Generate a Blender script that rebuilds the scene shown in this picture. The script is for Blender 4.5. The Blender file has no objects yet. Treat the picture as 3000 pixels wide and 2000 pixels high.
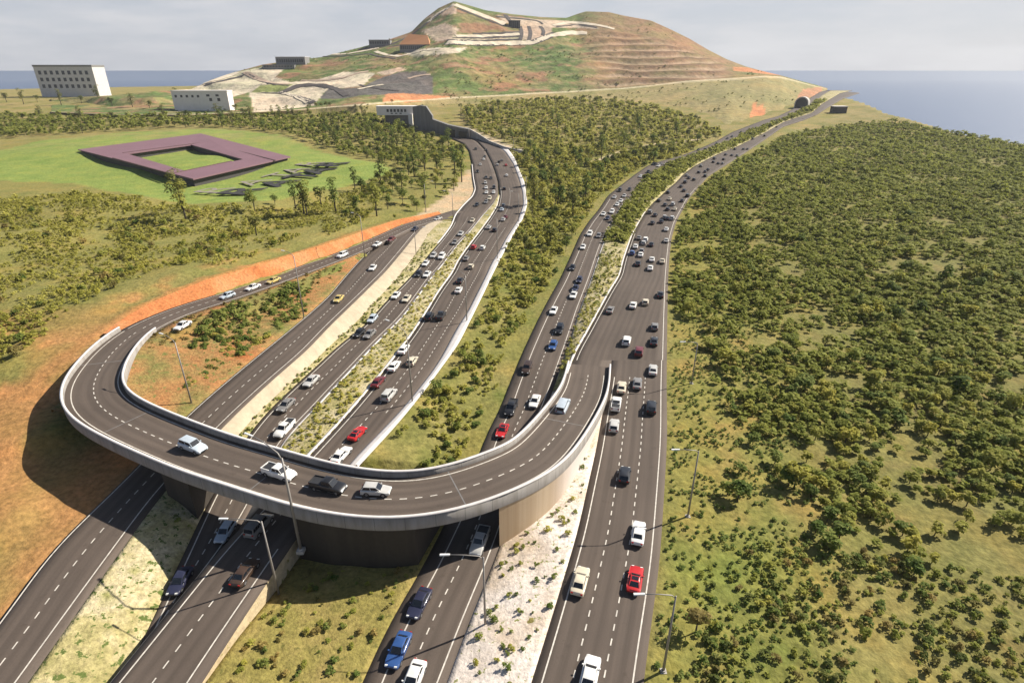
import bpy, math, random
import numpy as np
from mathutils import Vector, Matrix, Euler

random.seed(7)
rng = np.random.default_rng(7)
SC = bpy.context.scene
COL = SC.collection

# ------------------------------------------------------------------ camera, world, sun, exposure
CAM_H, PITCH, F = 60.0, math.radians(25.2), 1687.5      # metres, down-tilt, focal length in photo pixels (3000 wide)
cam_d = bpy.data.cameras.new('camera'); cam = bpy.data.objects.new('camera', cam_d); COL.objects.link(cam)
cam.location = (0, 0, CAM_H); cam.rotation_euler = (math.pi/2 - PITCH, 0, 0)
cam_d.sensor_width = 36.0; cam_d.lens = 36.0*F/3000.0; cam_d.clip_start = 1.0; cam_d.clip_end = 200000.0
SC.camera = cam

SUN_AZ, SUN_EL = math.radians(25.0), math.radians(39.0)   # azimuth from +X towards +Y
sd = bpy.data.lights.new('sun', 'SUN'); so = bpy.data.objects.new('sun', sd); COL.objects.link(so)
sd.energy = 5.0; sd.angle = math.radians(0.5); sd.color = (1.0, 0.93, 0.81)
sdir = Vector((math.cos(SUN_EL)*math.cos(SUN_AZ), math.cos(SUN_EL)*math.sin(SUN_AZ), math.sin(SUN_EL)))
so.rotation_euler = sdir.to_track_quat('Z', 'Y').to_euler(); so.location = (300, 200, 400)

w = bpy.data.worlds.new('World'); SC.world = w; w.use_nodes = True
nt = w.node_tree; nt.nodes.clear()
wo = nt.nodes.new('ShaderNodeOutputWorld'); bg = nt.nodes.new('ShaderNodeBackground')
sky = nt.nodes.new('ShaderNodeTexSky'); sky.sky_type = 'NISHITA'; sky.sun_disc = False
sky.sun_elevation = SUN_EL; sky.sun_rotation = math.pi/2 - SUN_AZ
sky.air_density = 1.0; sky.dust_density = 1.2; sky.ozone_density = 1.5
tc = nt.nodes.new('ShaderNodeTexCoord'); mp = nt.nodes.new('ShaderNodeMapping')
mp.inputs['Scale'].default_value = (3.0, 3.0, 16.0)
nz = nt.nodes.new('ShaderNodeTexNoise'); nz.inputs['Scale'].default_value = 2.2; nz.inputs['Detail'].default_value = 6; nz.inputs['Roughness'].default_value = .55
cr = nt.nodes.new('ShaderNodeValToRGB'); cr.color_ramp.elements[0].position = .38; cr.color_ramp.elements[1].position = .72
cr.color_ramp.elements[0].color = (.78, .78, .78, 1); cr.color_ramp.elements[1].color = (.97, .97, .97, 1)
mx = nt.nodes.new('ShaderNodeMix'); mx.data_type = 'RGBA'
cc2 = nt.nodes.new('ShaderNodeValToRGB'); cc2.color_ramp.elements[0].position = .40; cc2.color_ramp.elements[1].position = .62
cc2.color_ramp.elements[0].color = (.765, .80, .90, 1); cc2.color_ramp.elements[1].color = (.875, .885, .935, 1)
sx2 = nt.nodes.new('ShaderNodeVectorMath'); sx2.operation = 'SCALE'; sx2.inputs['Scale'].default_value = 9.3
nt.links.new(nz.outputs['Fac'], cc2.inputs[0]); nt.links.new(cc2.outputs[0], sx2.inputs[0]); nt.links.new(sx2.outputs[0], mx.inputs[7])
nt.links.new(tc.outputs['Generated'], mp.inputs[0]); nt.links.new(mp.outputs[0], nz.inputs['Vector'])
nt.links.new(nz.outputs['Fac'], cr.inputs[0]); sp = nt.nodes.new('ShaderNodeSeparateXYZ'); nt.links.new(tc.outputs['Generated'], sp.inputs[0])
mr = nt.nodes.new('ShaderNodeMapRange'); mr.inputs[1].default_value = .10; mr.inputs[2].default_value = .30; mr.inputs[3].default_value = 1.0; mr.inputs[4].default_value = .0
nt.links.new(sp.outputs[2], mr.inputs[0]); mm_ = nt.nodes.new('ShaderNodeMath'); mm_.operation = 'MULTIPLY'
nt.links.new(cr.outputs[0], mm_.inputs[0]); nt.links.new(mr.outputs[0], mm_.inputs[1]); nt.links.new(mm_.outputs[0], mx.inputs[0])
nt.links.new(sky.outputs[0], mx.inputs[6]); nt.links.new(mx.outputs[2], bg.inputs[0]); nt.links.new(bg.outputs[0], wo.inputs[0])
bg.inputs[1].default_value = 0.052
SC.view_settings.view_transform = 'Standard'; SC.view_settings.look = 'None'
SC.view_settings.exposure = 0.72; SC.view_settings.gamma = 1.0
SC.render.engine = 'CYCLES'
SC.cycles.max_bounces = 5; SC.cycles.diffuse_bounces = 2; SC.cycles.glossy_bounces = 2; SC.cycles.transmission_bounces = 2
SC.cycles.transparent_max_bounces = 4

# ------------------------------------------------------------------ geometry of view: a pixel of the photo to a point on the land
def zb(Y):                                               # the broad rise of the land away from the camera
    t = np.clip((np.asarray(Y, float) - 450.0)/550.0, 0, 1)
    return 22.0*t*t*(3 - 2*t)
def ray(px, py):
    u = (px - 1500.0)/F; v = (py - 1000.0)/F
    return u, math.cos(PITCH) - v*math.sin(PITCH), -(math.sin(PITCH) + v*math.cos(PITCH))
def P(px, py, z=0.0):                                    # the point at height z above the broad land surface
    dx, dy, dz = ray(px, py)
    lo, hi = 1.0, 6000.0
    for _ in range(60):
        m = .5*(lo + hi)
        if CAM_H + m*dz > float(zb(m*dy)) + z: lo = m
        else: hi = m
    t = lo
    return np.array([dx*t, dy*t, CAM_H + dz*t])
def PD(px, py, Y):                                       # the point at ground distance Y along a sight line
    dx, dy, dz = ray(px, py); t = Y/dy
    return np.array([dx*t, Y, CAM_H + dz*t])
def project(p):
    d = np.asarray(p, float) - np.array([0, 0, CAM_H])
    zc = d[..., 1]*math.cos(PITCH) - d[..., 2]*math.sin(PITCH)
    up = d[..., 1]*math.sin(PITCH) + d[..., 2]*math.cos(PITCH)
    return 1500 + F*d[..., 0]/zc, 1000 - F*up/zc, zc

# ------------------------------------------------------------------ object helpers
def link(name, me, parent=None, mats=()):
    o = bpy.data.objects.new(name, me); COL.objects.link(o)
    for m in mats: o.data.materials.append(m)
    if parent is not None: o.parent = parent
    return o
def mesh(name, v, f, smooth=False, uv=None, mi=None):
    me = bpy.data.meshes.new(name)
    v = np.asarray(v, np.float32).reshape(-1, 3)
    if isinstance(f, np.ndarray) and f.ndim == 2:
        n, k = f.shape
        me.vertices.add(len(v)); me.vertices.foreach_set('co', v.ravel())
        me.loops.add(n*k); me.loops.foreach_set('vertex_index', f.astype(np.int32).ravel())
        me.polygons.add(n); me.polygons.foreach_set('loop_start', np.arange(0, n*k, k, dtype=np.int32))
        me.update(calc_edges=True)
    else:
        me.from_pydata([tuple(map(float, q)) for q in v], [], [tuple(map(int, q)) for q in f]); me.update()
    if uv is not None:
        L = me.uv_layers.new(name='UVMap'); idx = np.zeros(len(me.loops), np.int32); me.loops.foreach_get('vertex_index', idx)
        L.data.foreach_set('uv', np.asarray(uv, np.float32)[idx].ravel())
    if mi is not None: me.polygons.foreach_set('material_index', np.asarray(mi, np.int32))
    if smooth: me.polygons.foreach_set('use_smooth', np.ones(len(me.polygons), bool))
    return me
def tag(o, label, cat, group=None):
    o['label'] = label; o['category'] = cat
    if group: o['group'] = group
    return o
def struct(o, kind='structure'): o['kind'] = kind; return o
def thing(name, label, cat, loc=(0, 0, 0), rz=0.0, group=None):
    o = bpy.data.objects.new(name, None); COL.objects.link(o); o.empty_display_size = .3
    o.location = tuple(map(float, loc)); o.rotation_euler = (0, 0, rz)
    return tag(o, label, cat, group)
class MB:                                                # collects boxes, prisms and tubes into one mesh
    def __init__(s): s.v = []; s.f = []; s.m = []
    def add(s, v, f, m=0):
        b = len(s.v); s.v += [tuple(map(float, q)) for q in v]; s.f += [tuple(i + b for i in q) for q in f]; s.m += [m]*len(f); return s
    def box(s, x0, x1, y0, y1, z0, z1, m=0):
        v = [(x, y, z) for z in (z0, z1) for y in (y0, y1) for x in (x0, x1)]
        return s.add(v, [(0, 2, 3, 1), (4, 5, 7, 6), (0, 1, 5, 4), (2, 6, 7, 3), (0, 4, 6, 2), (1, 3, 7, 5)], m)
    def hexa(s, bot, top, m=0):                          # four bottom corners and four top corners, both counter-clockwise from above
        n = len(bot)
        f = [tuple(range(n - 1, -1, -1)), tuple(range(n, 2*n))] + [(i, (i + 1) % n, n + (i + 1) % n, n + i) for i in range(n)]
        return s.add(list(bot) + list(top), f, m)
    def tube(s, pts, rad, n=8, m=0, cap=True):
        pts = [np.array(p, float) for p in pts]
        if np.isscalar(rad): rad = [rad]*len(pts)
        V = []
        for i, p in enumerate(pts):
            d = pts[min(i + 1, len(pts) - 1)] - pts[max(i - 1, 0)]; d /= np.linalg.norm(d) + 1e-9
            a = np.cross(d, (0, 0, 1.0)); a = a if np.linalg.norm(a) > .05 else np.array([1.0, 0, 0]); a /= np.linalg.norm(a); b = np.cross(d, a)
            V += [p + rad[i]*(math.cos(t)*a + math.sin(t)*b) for t in np.linspace(0, 2*math.pi, n, endpoint=False)]
        f = [(i*n + j, i*n + (j + 1) % n, (i + 1)*n + (j + 1) % n, (i + 1)*n + j) for i in range(len(pts) - 1) for j in range(n)]
        if cap: f += [tuple(range(n - 1, -1, -1)), tuple(range((len(pts) - 1)*n, len(pts)*n))]
        return s.add(V, f, m)
    def mesh(s, name, smooth=False): return mesh(name, s.v, s.f, smooth, mi=s.m)
    def build(s, name, mats, parent=None, smooth=False):
        return link(name, s.mesh(name, smooth), parent, mats if isinstance(mats, (list, tuple)) else [mats])

# ------------------------------------------------------------------ materials
MAT = {}
def new_mat(name):
    m = bpy.data.materials.new(name); m.use_nodes = True
    b = m.node_tree.nodes['Principled BSDF']; MAT[name] = m
    return m, m.node_tree, b
def N(t, typ, **kw):
    n = t.nodes.new(typ)
    for k, v in kw.items():
        if k.startswith('i_'): n.inputs[k[2:].replace('_', ' ')].default_value = v
        else: setattr(n, k, v)
    return n
def noise(t, scale, detail=4, rough=.55, coord='Object', vec=None):
    n = N(t, 'ShaderNodeTexNoise'); n.inputs['Scale'].default_value = scale; n.inputs['Detail'].default_value = detail; n.inputs['Roughness'].default_value = rough
    if vec is None:
        g = N(t, 'ShaderNodeNewGeometry'); vec = g.outputs['Position']
    t.links.new(vec, n.inputs['Vector']); return n.outputs['Fac']
def ramp(t, fac, stops):
    r = N(t, 'ShaderNodeValToRGB'); e = r.color_ramp.elements
    while len(e) < len(stops): e.new(.5)
    for i, (p, c) in enumerate(stops):
        e[i].position = p; e[i].color = (*c, 1) if len(c) == 3 else c
    t.links.new(fac, r.inputs[0]); return r.outputs[0]
def mixc(t, a, b, fac, blend='MIX'):
    m = N(t, 'ShaderNodeMix'); m.data_type = 'RGBA'; m.blend_type = blend; m.clamp_factor = True
    for s, i in ((a, 6), (b, 7)):
        if isinstance(s, (tuple, list)): m.inputs[i].default_value = (*s, 1) if len(s) == 3 else s
        else: t.links.new(s, m.inputs[i])
    if isinstance(fac, (int, float)): m.inputs[0].default_value = fac
    else: t.links.new(fac, m.inputs[0])
    return m.outputs[2]
def bump(t, b, h, dist=.05, st=.5):
    n = N(t, 'ShaderNodeBump'); n.inputs['Distance'].default_value = dist; n.inputs['Strength'].default_value = st
    t.links.new(h, n.inputs['Height']); t.links.new(n.outputs[0], b.inputs['Normal'])
def plain(name, col, rough=.6, metal=0.0, var=.0, vs=.6):
    m, t, b = new_mat(name); b.inputs['Roughness'].default_value = rough; b.inputs['Metallic'].default_value = metal
    if var > 0:
        c = ramp(t, noise(t, vs, 5), [(.25, tuple(x*(1 - var) for x in col)), (.75, tuple(min(1, x*(1 + var)) for x in col))])
        t.links.new(c, b.inputs['Base Color'])
    else: b.inputs['Base Color'].default_value = (*col, 1)
    return m
def ground_mat(name, stops, scale=.08, fine=1.3, fine_amt=.5, b_dist=.25, speck=None):
    m, t, b = new_mat(name); b.inputs['Roughness'].default_value = .95; b.inputs['Specular IOR Level'].default_value = .15
    c = ramp(t, noise(t, scale, 6, .6), stops)
    f = ramp(t, noise(t, fine, 5, .65), [(.3, (1 - fine_amt,)*3), (.7, (1 + fine_amt*.5,)*3)])
    c = mixc(t, c, f, 1.0, 'MULTIPLY')
    if speck:                                            # scattered small tufts of low growth
        k = ramp(t, noise(t, speck[0], 3, .7), [(speck[1], (0, 0, 0)), (speck[1] + .06, (1, 1, 1))])
        c = mixc(t, c, speck[2], k)
    t.links.new(c, b.inputs['Base Color']); bump(t, b, noise(t, fine*1.6, 4), b_dist, .6)
    return m
def asphalt(name, col):
    m, t, b = new_mat(name); b.inputs['Roughness'].default_value = .82; b.inputs['Specular IOR Level'].default_value = .3
    uvn = N(t, 'ShaderNodeUVMap'); mpn = N(t, 'ShaderNodeMapping'); mpn.inputs['Scale'].default_value = (1.1, .035, 1)
    t.links.new(uvn.outputs[0], mpn.inputs[0])
    streak = noise(t, 1.0, 4, .6, vec=mpn.outputs[0])
    c = ramp(t, noise(t, .05, 4), [(.3, tuple(x*.86 for x in col)), (.7, tuple(x*1.12 for x in col))])
    c = mixc(t, c, ramp(t, streak, [(.28, (.82,)*3), (.72, (1.13,)*3)]), 1.0, 'MULTIPLY')
    st = ramp(t, noise(t, .45, 5, .7), [(.60, (1, 1, 1)), (.72, (.78, .77, .76))]); c = mixc(t, c, st, 1.0, 'MULTIPLY')
    c = mixc(t, c, ramp(t, noise(t, 7.0, 3, .7), [(.3, (.88,)*3), (.7, (1.1,)*3)]), 1.0, 'MULTIPLY')
    # sealed patches and joints across the lane
    mp2 = N(t, 'ShaderNodeMapping'); mp2.inputs['Scale'].default_value = (.02, .028, 1); t.links.new(uvn.outputs[0], mp2.inputs[0])
    vo = N(t, 'ShaderNodeTexVoronoi'); vo.feature = 'F1'; vo.inputs['Scale'].default_value = 1.0; t.links.new(mp2.outputs[0], vo.inputs['Vector'])
    hs = N(t, 'ShaderNodeSeparateColor'); t.links.new(vo.outputs['Color'], hs.inputs[0])
    c = mixc(t, c, ramp(t, hs.outputs[0], [(.0, (.97,)*3), (1.0, (1.03,)*3)]), 1.0, 'MULTIPLY')
    sxx = N(t, 'ShaderNodeSeparateXYZ'); t.links.new(uvn.outputs[0], sxx.inputs[0]); mu = N(t, 'ShaderNodeMath', operation='MULTIPLY'); mu.inputs[1].default_value = 3.7; t.links.new(sxx.outputs[0], mu.inputs[0])
    sn = N(t, 'ShaderNodeMath', operation='SINE'); t.links.new(mu.outputs[0], sn.inputs[0]); ma = N(t, 'ShaderNodeMapRange'); ma.inputs[1].default_value = -1.0; ma.inputs[2].default_value = 1.0; ma.inputs[3].default_value = 0; ma.inputs[4].default_value = 1; t.links.new(sn.outputs[0], ma.inputs[0])
    c = mixc(t, c, ramp(t, ma.outputs[0], [(.2, (1.04,)*3), (.9, (.90,)*3)]), 1.0, 'MULTIPLY')
    t.links.new(c, b.inputs['Base Color']); bump(t, b, noise(t, 20.0, 2), .01, .3)
    return m
asphalt('asphalt', (.103, .080, .065)); asphalt('asphalt_far', (.125, .105, .098))
plain('line_white', (.56, .52, .46), .7, var=.30, vs=1.7)
def concrete(name, col, stain=.35):
    m, t, b = new_mat(name); b.inputs['Roughness'].default_value = .85
    g = N(t, 'ShaderNodeNewGeometry'); mpn = N(t, 'ShaderNodeMapping'); mpn.inputs['Scale'].default_value = (.35, .35, .02)
    t.links.new(g.outputs['Position'], mpn.inputs[0])
    c = ramp(t, noise(t, 1.0, 4, .6, vec=mpn.outputs[0]), [(.35, tuple(x*(1 - stain) for x in col)), (.65, col)])
    c = mixc(t, c, ramp(t, noise(t, 1.5, 4), [(.3, (.9,)*3), (.7, (1.06,)*3)]), 1.0, 'MULTIPLY')
    t.links.new(c, b.inputs['Base Color']); return m
concrete('concrete', (.46, .43, .40), .22)
m, t, b = new_mat('parapet'); b.inputs['Roughness'].default_value = .85
uvn = N(t, 'ShaderNodeUVMap'); sx3 = N(t, 'ShaderNodeSeparateXYZ'); t.links.new(uvn.outputs[0], sx3.inputs[0])
md = N(t, 'ShaderNodeMath', operation='MODULO'); md.inputs[1].default_value = 4.0; t.links.new(sx3.outputs[1], md.inputs[0])
lt = N(t, 'ShaderNodeMath', operation='LESS_THAN'); lt.inputs[1].default_value = .07; t.links.new(md.outputs[0], lt.inputs[0])
mpn = N(t, 'ShaderNodeMapping'); mpn.inputs['Scale'].default_value = (.12, .7, 1); t.links.new(uvn.outputs[0], mpn.inputs[0])
c = ramp(t, noise(t, 1.0, 5, .65, vec=mpn.outputs[0]), [(.35, (.21, .19, .17)), (.62, (.29, .27, .25))]); c = mixc(t, c, (.12, .11, .10), lt.outputs[0]); t.links.new(c, b.inputs['Base Color'])  # parapet faces darkened, their shaded side put into the colour
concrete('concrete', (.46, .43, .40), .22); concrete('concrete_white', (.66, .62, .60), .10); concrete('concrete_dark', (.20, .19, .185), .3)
def wall_mat():
    m, t, b = new_mat('wall_tan'); b.inputs['Roughness'].default_value = .85
    uvn = N(t, 'ShaderNodeUVMap'); mpn = N(t, 'ShaderNodeMapping'); mpn.inputs['Scale'].default_value = (.20, .004, 1)
    t.links.new(uvn.outputs[0], mpn.inputs[0])
    pan = ramp(t, noise(t, 1.0, 5, .62, vec=mpn.outputs[0]), [(.30, (.20, .125, .068)), (.45, (.40, .29, .18)), (.60, (.50, .39, .27)), (.74, (.34, .24, .145))])
    sx = N(t, 'ShaderNodeSeparateXYZ'); t.links.new(uvn.outputs[0], sx.inputs[0])
    mr = N(t, 'ShaderNodeMapRange'); mr.inputs[1].default_value = 9.0; mr.inputs[2].default_value = 17.0; t.links.new(sx.outputs[0], mr.inputs[0])
    c = mixc(t, pan, (.62, .55, .50), mr.outputs[0])
    t.links.new(c, b.inputs['Base Color']); return m
wall_mat()
concrete('wall_sand', (.50, .41, .29), .22)
concrete('abutment', (.050, .040, .030), .3)  # near-black concrete: the deep shade below the deck is put into the colour
ground_mat('sand', [(.3, (.50, .38, .26)), (.5, (.70, .61, .53)), (.7, (.78, .71, .66))], .09, 1.6, .35, .2, (1.15, .60, (.24, .25, .085)))
ground_mat('sand_plain', [(.3, (.42, .31, .17)), (.5, (.52, .42, .27)), (.7, (.56, .46, .31))], .07, 1.4, .25, .15, (.8, .64, (.25, .22, .08)))
ground_mat('grass_strip', [(.25, (.20, .19, .06)), (.45, (.42, .36, .17)), (.6, (.55, .47, .30)), (.75, (.25, .25, .07))], .13, 1.8, .45, .3, (1.0, .56, (.10, .13, .035)))
ground_mat('dry_grass', [(.25, (.19, .16, .045)), (.45, (.26, .22, .065)), (.6, (.33, .25, .09)), (.75, (.22, .22, .055))], .10, 1.7, .45, .3, (.9, .62, (.13, .12, .035)))
ground_mat('orange_soil', [(.25, (.40, .13, .045)), (.5, (.52, .20, .075)), (.75, (.50, .28, .13))], .12, 1.5, .4, .3)
ground_mat('orange_scrub', [(.3, (.36, .13, .045)), (.44, (.38, .19, .075)), (.55, (.31, .20, .075)), (.68, (.18, .175, .055))], .10, 1.4, .5, .4, (.7, .58, (.15, .15, .045)))
def terrain_mat(name, fine=1.0, amt=.55, dist=.5):
    m, t, b = new_mat(name); b.inputs['Roughness'].default_value = .95; b.inputs['Specular IOR Level'].default_value = .1
    a = N(t, 'ShaderNodeVertexColor'); a.layer_name = 'Col'
    f = ramp(t, noise(t, fine, 6, .68), [(.28, (1 - amt, 1 - amt*.95, 1 - amt)), (.72, (1 + amt*.6, 1 + amt*.55, 1 + amt*.5))])
    f2 = ramp(t, noise(t, fine*.09, 5, .6), [(.3, (.80, .88, .80)), (.5, (1, 1, 1)), (.7, (1.22, 1.08, .98))])
    c = mixc(t, a.outputs[0], f, 1.0, 'MULTIPLY'); c = mixc(t, c, f2, 1.0, 'MULTIPLY')
    t.links.new(c, b.inputs['Base Color']); bump(t, b, noise(t, fine*1.2, 5), dist, .7)
    return m
terrain_mat('terrain', .9, .5, .4); terrain_mat('hill_ground', .11, .38, 2.5)
def foliage(name, stops, rand=.35):
    m, t, b = new_mat(name); b.inputs['Roughness'].default_value = .75; b.inputs['Specular IOR Level'].default_value = .15
    a = N(t, 'ShaderNodeAttribute'); a.attribute_name = 'tint'
    oi = N(t, 'ShaderNodeObjectInfo')
    c = ramp(t, a.outputs['Fac'], stops)
    k = ramp(t, oi.outputs['Random'], [(0, (1 - rand, 1 - rand*.7, 1 - rand)), (.5, (1, 1, 1)), (1, (1 + rand*.9, 1 + rand*.6, 1 + rand*.3))])
    c = mixc(t, c, k, 1.0, 'MULTIPLY'); t.links.new(c, b.inputs['Base Color'])
    tr = N(t, 'ShaderNodeBsdfTranslucent'); t.links.new(c, tr.inputs[0])
    ms = N(t, 'ShaderNodeMixShader'); ms.inputs[0].default_value = .50
    out = [n for n in t.nodes if n.type == 'OUTPUT_MATERIAL'][0]
    t.links.new(b.outputs[0], ms.inputs[1]); t.links.new(tr.outputs[0], ms.inputs[2]); t.links.new(ms.outputs[0], out.inputs[0])
    return m
foliage('leaf_olive', [(0, (.175, .185, .032)), (.5, (.335, .335, .064)), (1, (.48, .46, .13))])
foliage('leaf_green', [(0, (.085, .13, .026)), (.5, (.175, .225, .050)), (1, (.32, .34, .10))])
foliage('leaf_dark', [(0, (.075, .095, .024)), (.5, (.16, .18, .045)), (1, (.29, .28, .09))])
foliage('leaf_dry', [(0, (.15, .115, .035)), (.5, (.28, .225, .075)), (1, (.42, .34, .13))])
plain('bark', (.060, .045, .032), .9, var=.3, vs=2.0)
plain('steel', (.27, .25, .23), .5, .2); plain('lamp_white', (.78, .78, .76), .4)
plain('tyre', (.018, .018, .018), .8); plain('glass', (.014, .017, .022), .08); MAT['glass'].node_tree.nodes['Principled BSDF'].inputs['Specular IOR Level'].default_value = .8
plain('rim', (.45, .45, .46), .35, .8); plain('head_lamp', (.75, .75, .72), .15); plain('tail_lamp', (.35, .02, .015), .25); plain('trim', (.03, .03, .032), .5)
plain('plate', (.6, .6, .55), .5)
def paint(name, col, metal=.0):
    m, t, b = new_mat('paint_' + name); b.inputs['Base Color'].default_value = (*col, 1); b.inputs['Roughness'].default_value = .32
    b.inputs['Metallic'].default_value = metal; b.inputs['Coat Weight'].default_value = .6; b.inputs['Coat Roughness'].default_value = .08
    c = ramp(t, noise(t, 1.3, 3), [(.3, tuple(x*.9 for x in col)), (.7, tuple(min(1, x*1.05) for x in col))]); t.links.new(c, b.inputs['Base Color'])
for n_, c_ in dict(white=(.78, .77, .74), cream=(.62, .55, .42), silver=(.50, .49, .47), grey=(.22, .21, .20), black=(.018, .018, .02), navy=(.028, .03, .06),
                   blue=(.035, .09, .26), red=(.50, .02, .02), maroon=(.14, .02, .022), brown=(.06, .036, .024), yellow=(.60, .46, .16), pale_blue=(.50, .56, .62), pink=(.62, .50, .47)).items():
    paint(n_, c_)
# ------------------------------------------------------------------ road edges, read off the photograph and put on the land
def dens(p, step=2.0, sm=5.0):                           # resample a polyline and ease its corners
    p = np.asarray(p, float); d = np.r_[0, np.cumsum(np.linalg.norm(np.diff(p[:, :2], axis=0), axis=1))]
    n = max(4, int(d[-1]/step)); s = np.linspace(0, d[-1], n)
    q = np.stack([np.interp(s, d, p[:, k]) for k in range(p.shape[1])], 1)
    if sm > 0:
        k = max(1, int(sm/step)); ker = np.exp(-.5*(np.arange(-2*k, 2*k + 1)/k)**2); ker /= ker.sum()
        a = q[:1] + (q[:1] - q[1:2])*np.arange(2*k, 0, -1)[:, None]; b = q[-1:] + (q[-1:] - q[-2:-1])*np.arange(1, 2*k + 1)[:, None]
        e = np.vstack([a, q, b]); q = np.stack([np.convolve(e[:, c], ker, 'valid') for c in range(e.shape[1])], 1)
    return q
def line(pts, zf=0.0, ext=None, sm=5.0):
    """pixels (x, y[, z]) near to far -> smoothed world polyline ordered by distance; ext lengthens the near end to that Y"""
    w_ = []
    for q in pts:
        z = q[2] if len(q) > 2 else (zf(q[1]) if callable(zf) else zf)
        w_.append(P(q[0], q[1], z))
    w_ = np.array(w_)
    if ext is not None and w_[0, 1] > ext:
        k = 1 if len(w_) < 3 else 2
        d = (w_[0] - w_[k])/(w_[0, 1] - w_[k, 1])*(ext - w_[0, 1]); w_ = np.vstack([w_[:1] + d, w_])
    return dens(w_, 2.0, sm)
zF = lambda y: float(np.interp(y, [600, 760, 1100, 1340, 2000], [0, -.3, -1.6, -2.0, -1.6]))
zC = lambda y: float(np.interp(y, [640, 700, 800, 930, 1120, 1230], [.0, .8, 2.0, 2.6, 2.2, 1.0]) - np.interp(y, [1230, 1400], [0, 1.0]))
zG = lambda y: float(np.interp(y, [612, 660, 735, 820, 910, 1030], [.1, 1.2, 2.8, 4.0, 5.4, 6.2]))
A_R = line([(1888.6, 1970), (1932.8, 1650), (1946.6, 1437.7), (1955, 1283), (1953, 1131.6), (1955, 938), (1957.6, 814), (1961, 759), (1967, 698.5), (1981, 648.7), (2018.5, 579.6), (2073.7, 516), (2156.6, 463.6), (2225.7, 418), (2294.8, 370), (2352, 352), (2395, 334), (2424, 315), (2471.7, 287.4), (2520, 272)], ext=15)
A_L1 = line([(1556, 1998), (1611.6, 1824), (1672.5, 1622), (1689, 1573), (1722, 1421), (1747, 1316), (1763, 1219), (1781, 1131), (1792, 1055)], ext=15)
A_L2 = line([(1664, 1093), (1675, 1062.5), (1686, 1032), (1722, 971), (1755, 910.5), (1788.5, 849.7), (1816, 808), (1825, 767.6), (1838.8, 726), (1852.6, 687), (1869, 657), (1888.6, 623.9), (1910.7, 596), (1935.5, 574), (1955, 554.8), (1979.8, 535), (2002, 510.5), (2032, 488), (2073.7, 466), (2107, 449.7), (2156, 431), (2239.5, 389.7), (2294.8, 358), (2336, 344), (2377.7, 331.6), (2405, 306.8), (2433, 290), (2460.6, 273.6), (2500, 264)])
F_L = line([(1064, 1995), (1110.9, 1884.8), (1158, 1788), (1211, 1713.5), (1401.6, 1341), (1440, 1236), (1454, 1231), (1481.8, 1153.7), (1512, 1079), (1534, 1026.6), (1575.7, 938), (1609, 874.6), (1640, 820), (1672, 751), (1700, 687), (1725, 648.7), (1755, 612.8), (1783, 571), (1810.6, 549), (1861, 510.5), (1897, 485.7), (1935.5, 471.9), (1990.8, 458), (2035, 441.5), (2073.7, 424.9), (2101, 412), (2145.6, 387), (2239.5, 351), (2281, 340), (2317, 323), (2350, 304), (2377.7, 284.7), (2405, 268), (2418, 262.5)], zF, ext=15)
F_R = line([(1310.4, 1998), (1368.5, 1837.8), (1418, 1716), (1462.4, 1608.5), (1560, 1300), (1617, 1153.7), (1639, 1090), (1672, 993.5), (1700, 905), (1733, 816.6), (1758, 737), (1780, 679), (1805, 637.7), (1825, 604.5), (1852.6, 571), (1872, 537), (1899.6, 514), (1935.5, 492), (1990.8, 474), (2046, 456), (2090, 438.7), (2118, 426), (2162, 405.5), (2184, 392), (2239.5, 373), (2289, 350), (2336, 331.6), (2377.7, 309.5), (2405, 282), (2433, 265)], zF, ext=15)
E_L = line([(525, 1755), (583, 1683), (655, 1597), (914.7, 1327), (1008.6, 1225.6), (1077.7, 1145.5), (1149.6, 1057), (1175, 1021), (1202.6, 988), (1244, 924), (1285.5, 855), (1329.8, 795), (1340.8, 767.6), (1374, 720.6), (1404, 682), (1434.8, 640), (1457, 604.5), (1464, 572), (1460, 532.7), (1451, 502), (1440, 474.6), (1423.7, 441.5), (1400, 415), (1370, 400)], ext=15)
E_R = line([(591, 2000), (663, 1887.6), (732, 1779.8), (773.7, 1721.8), (837, 1622), (1022, 1360), (1175, 1205), (1258, 1101), (1285.5, 1062.5), (1307.7, 1021), (1340.8, 957.5), (1368.5, 918.8), (1396, 863.6), (1428, 800), (1440, 770), (1459.6, 742.7), (1484.5, 695.7), (1517.7, 646), (1533, 600), (1531.5, 565.8), (1520.5, 524), (1503.9, 480), (1481.8, 447), (1460, 428), (1420, 408), (1395, 398)], ext=15)
W_R = line([(1050, 1366), (1175, 1231), (1211, 1184), (1244, 1145.5), (1299, 1068), (1340.8, 1012.8), (1374, 946.5), (1415, 863.6), (1444, 802), (1476, 740), (1506.6, 682), (1534, 637.7), (1545, 599), (1542.6, 579.6), (1537, 538), (1523, 505), (1506.6, 463.6), (1490, 441), (1478, 432)])
zD = lambda y: float(np.interp(y, [1120, 1250, 1450, 2000], [0, -.7, -2.6, -3.0]))
D_L = line([(330, 2050), (430, 1850), (500, 1700), (545, 1610), (590, 1510), (632, 1425), (724, 1274.6), (787.5, 1200), (870, 1123), (925.7, 1073.6), (989, 1012.8), (1066.7, 954.8), (1133, 880), (1191.6, 822), (1216.5, 795), (1258, 742.7), (1296.6, 698.5), (1325, 660), (1335, 630), (1358, 602), (1385, 576), (1394, 554.8), (1387.8, 521.6), (1384, 483), (1374, 441.5), (1358, 420), (1325, 406), (1285, 398)], zD, ext=30)
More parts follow.
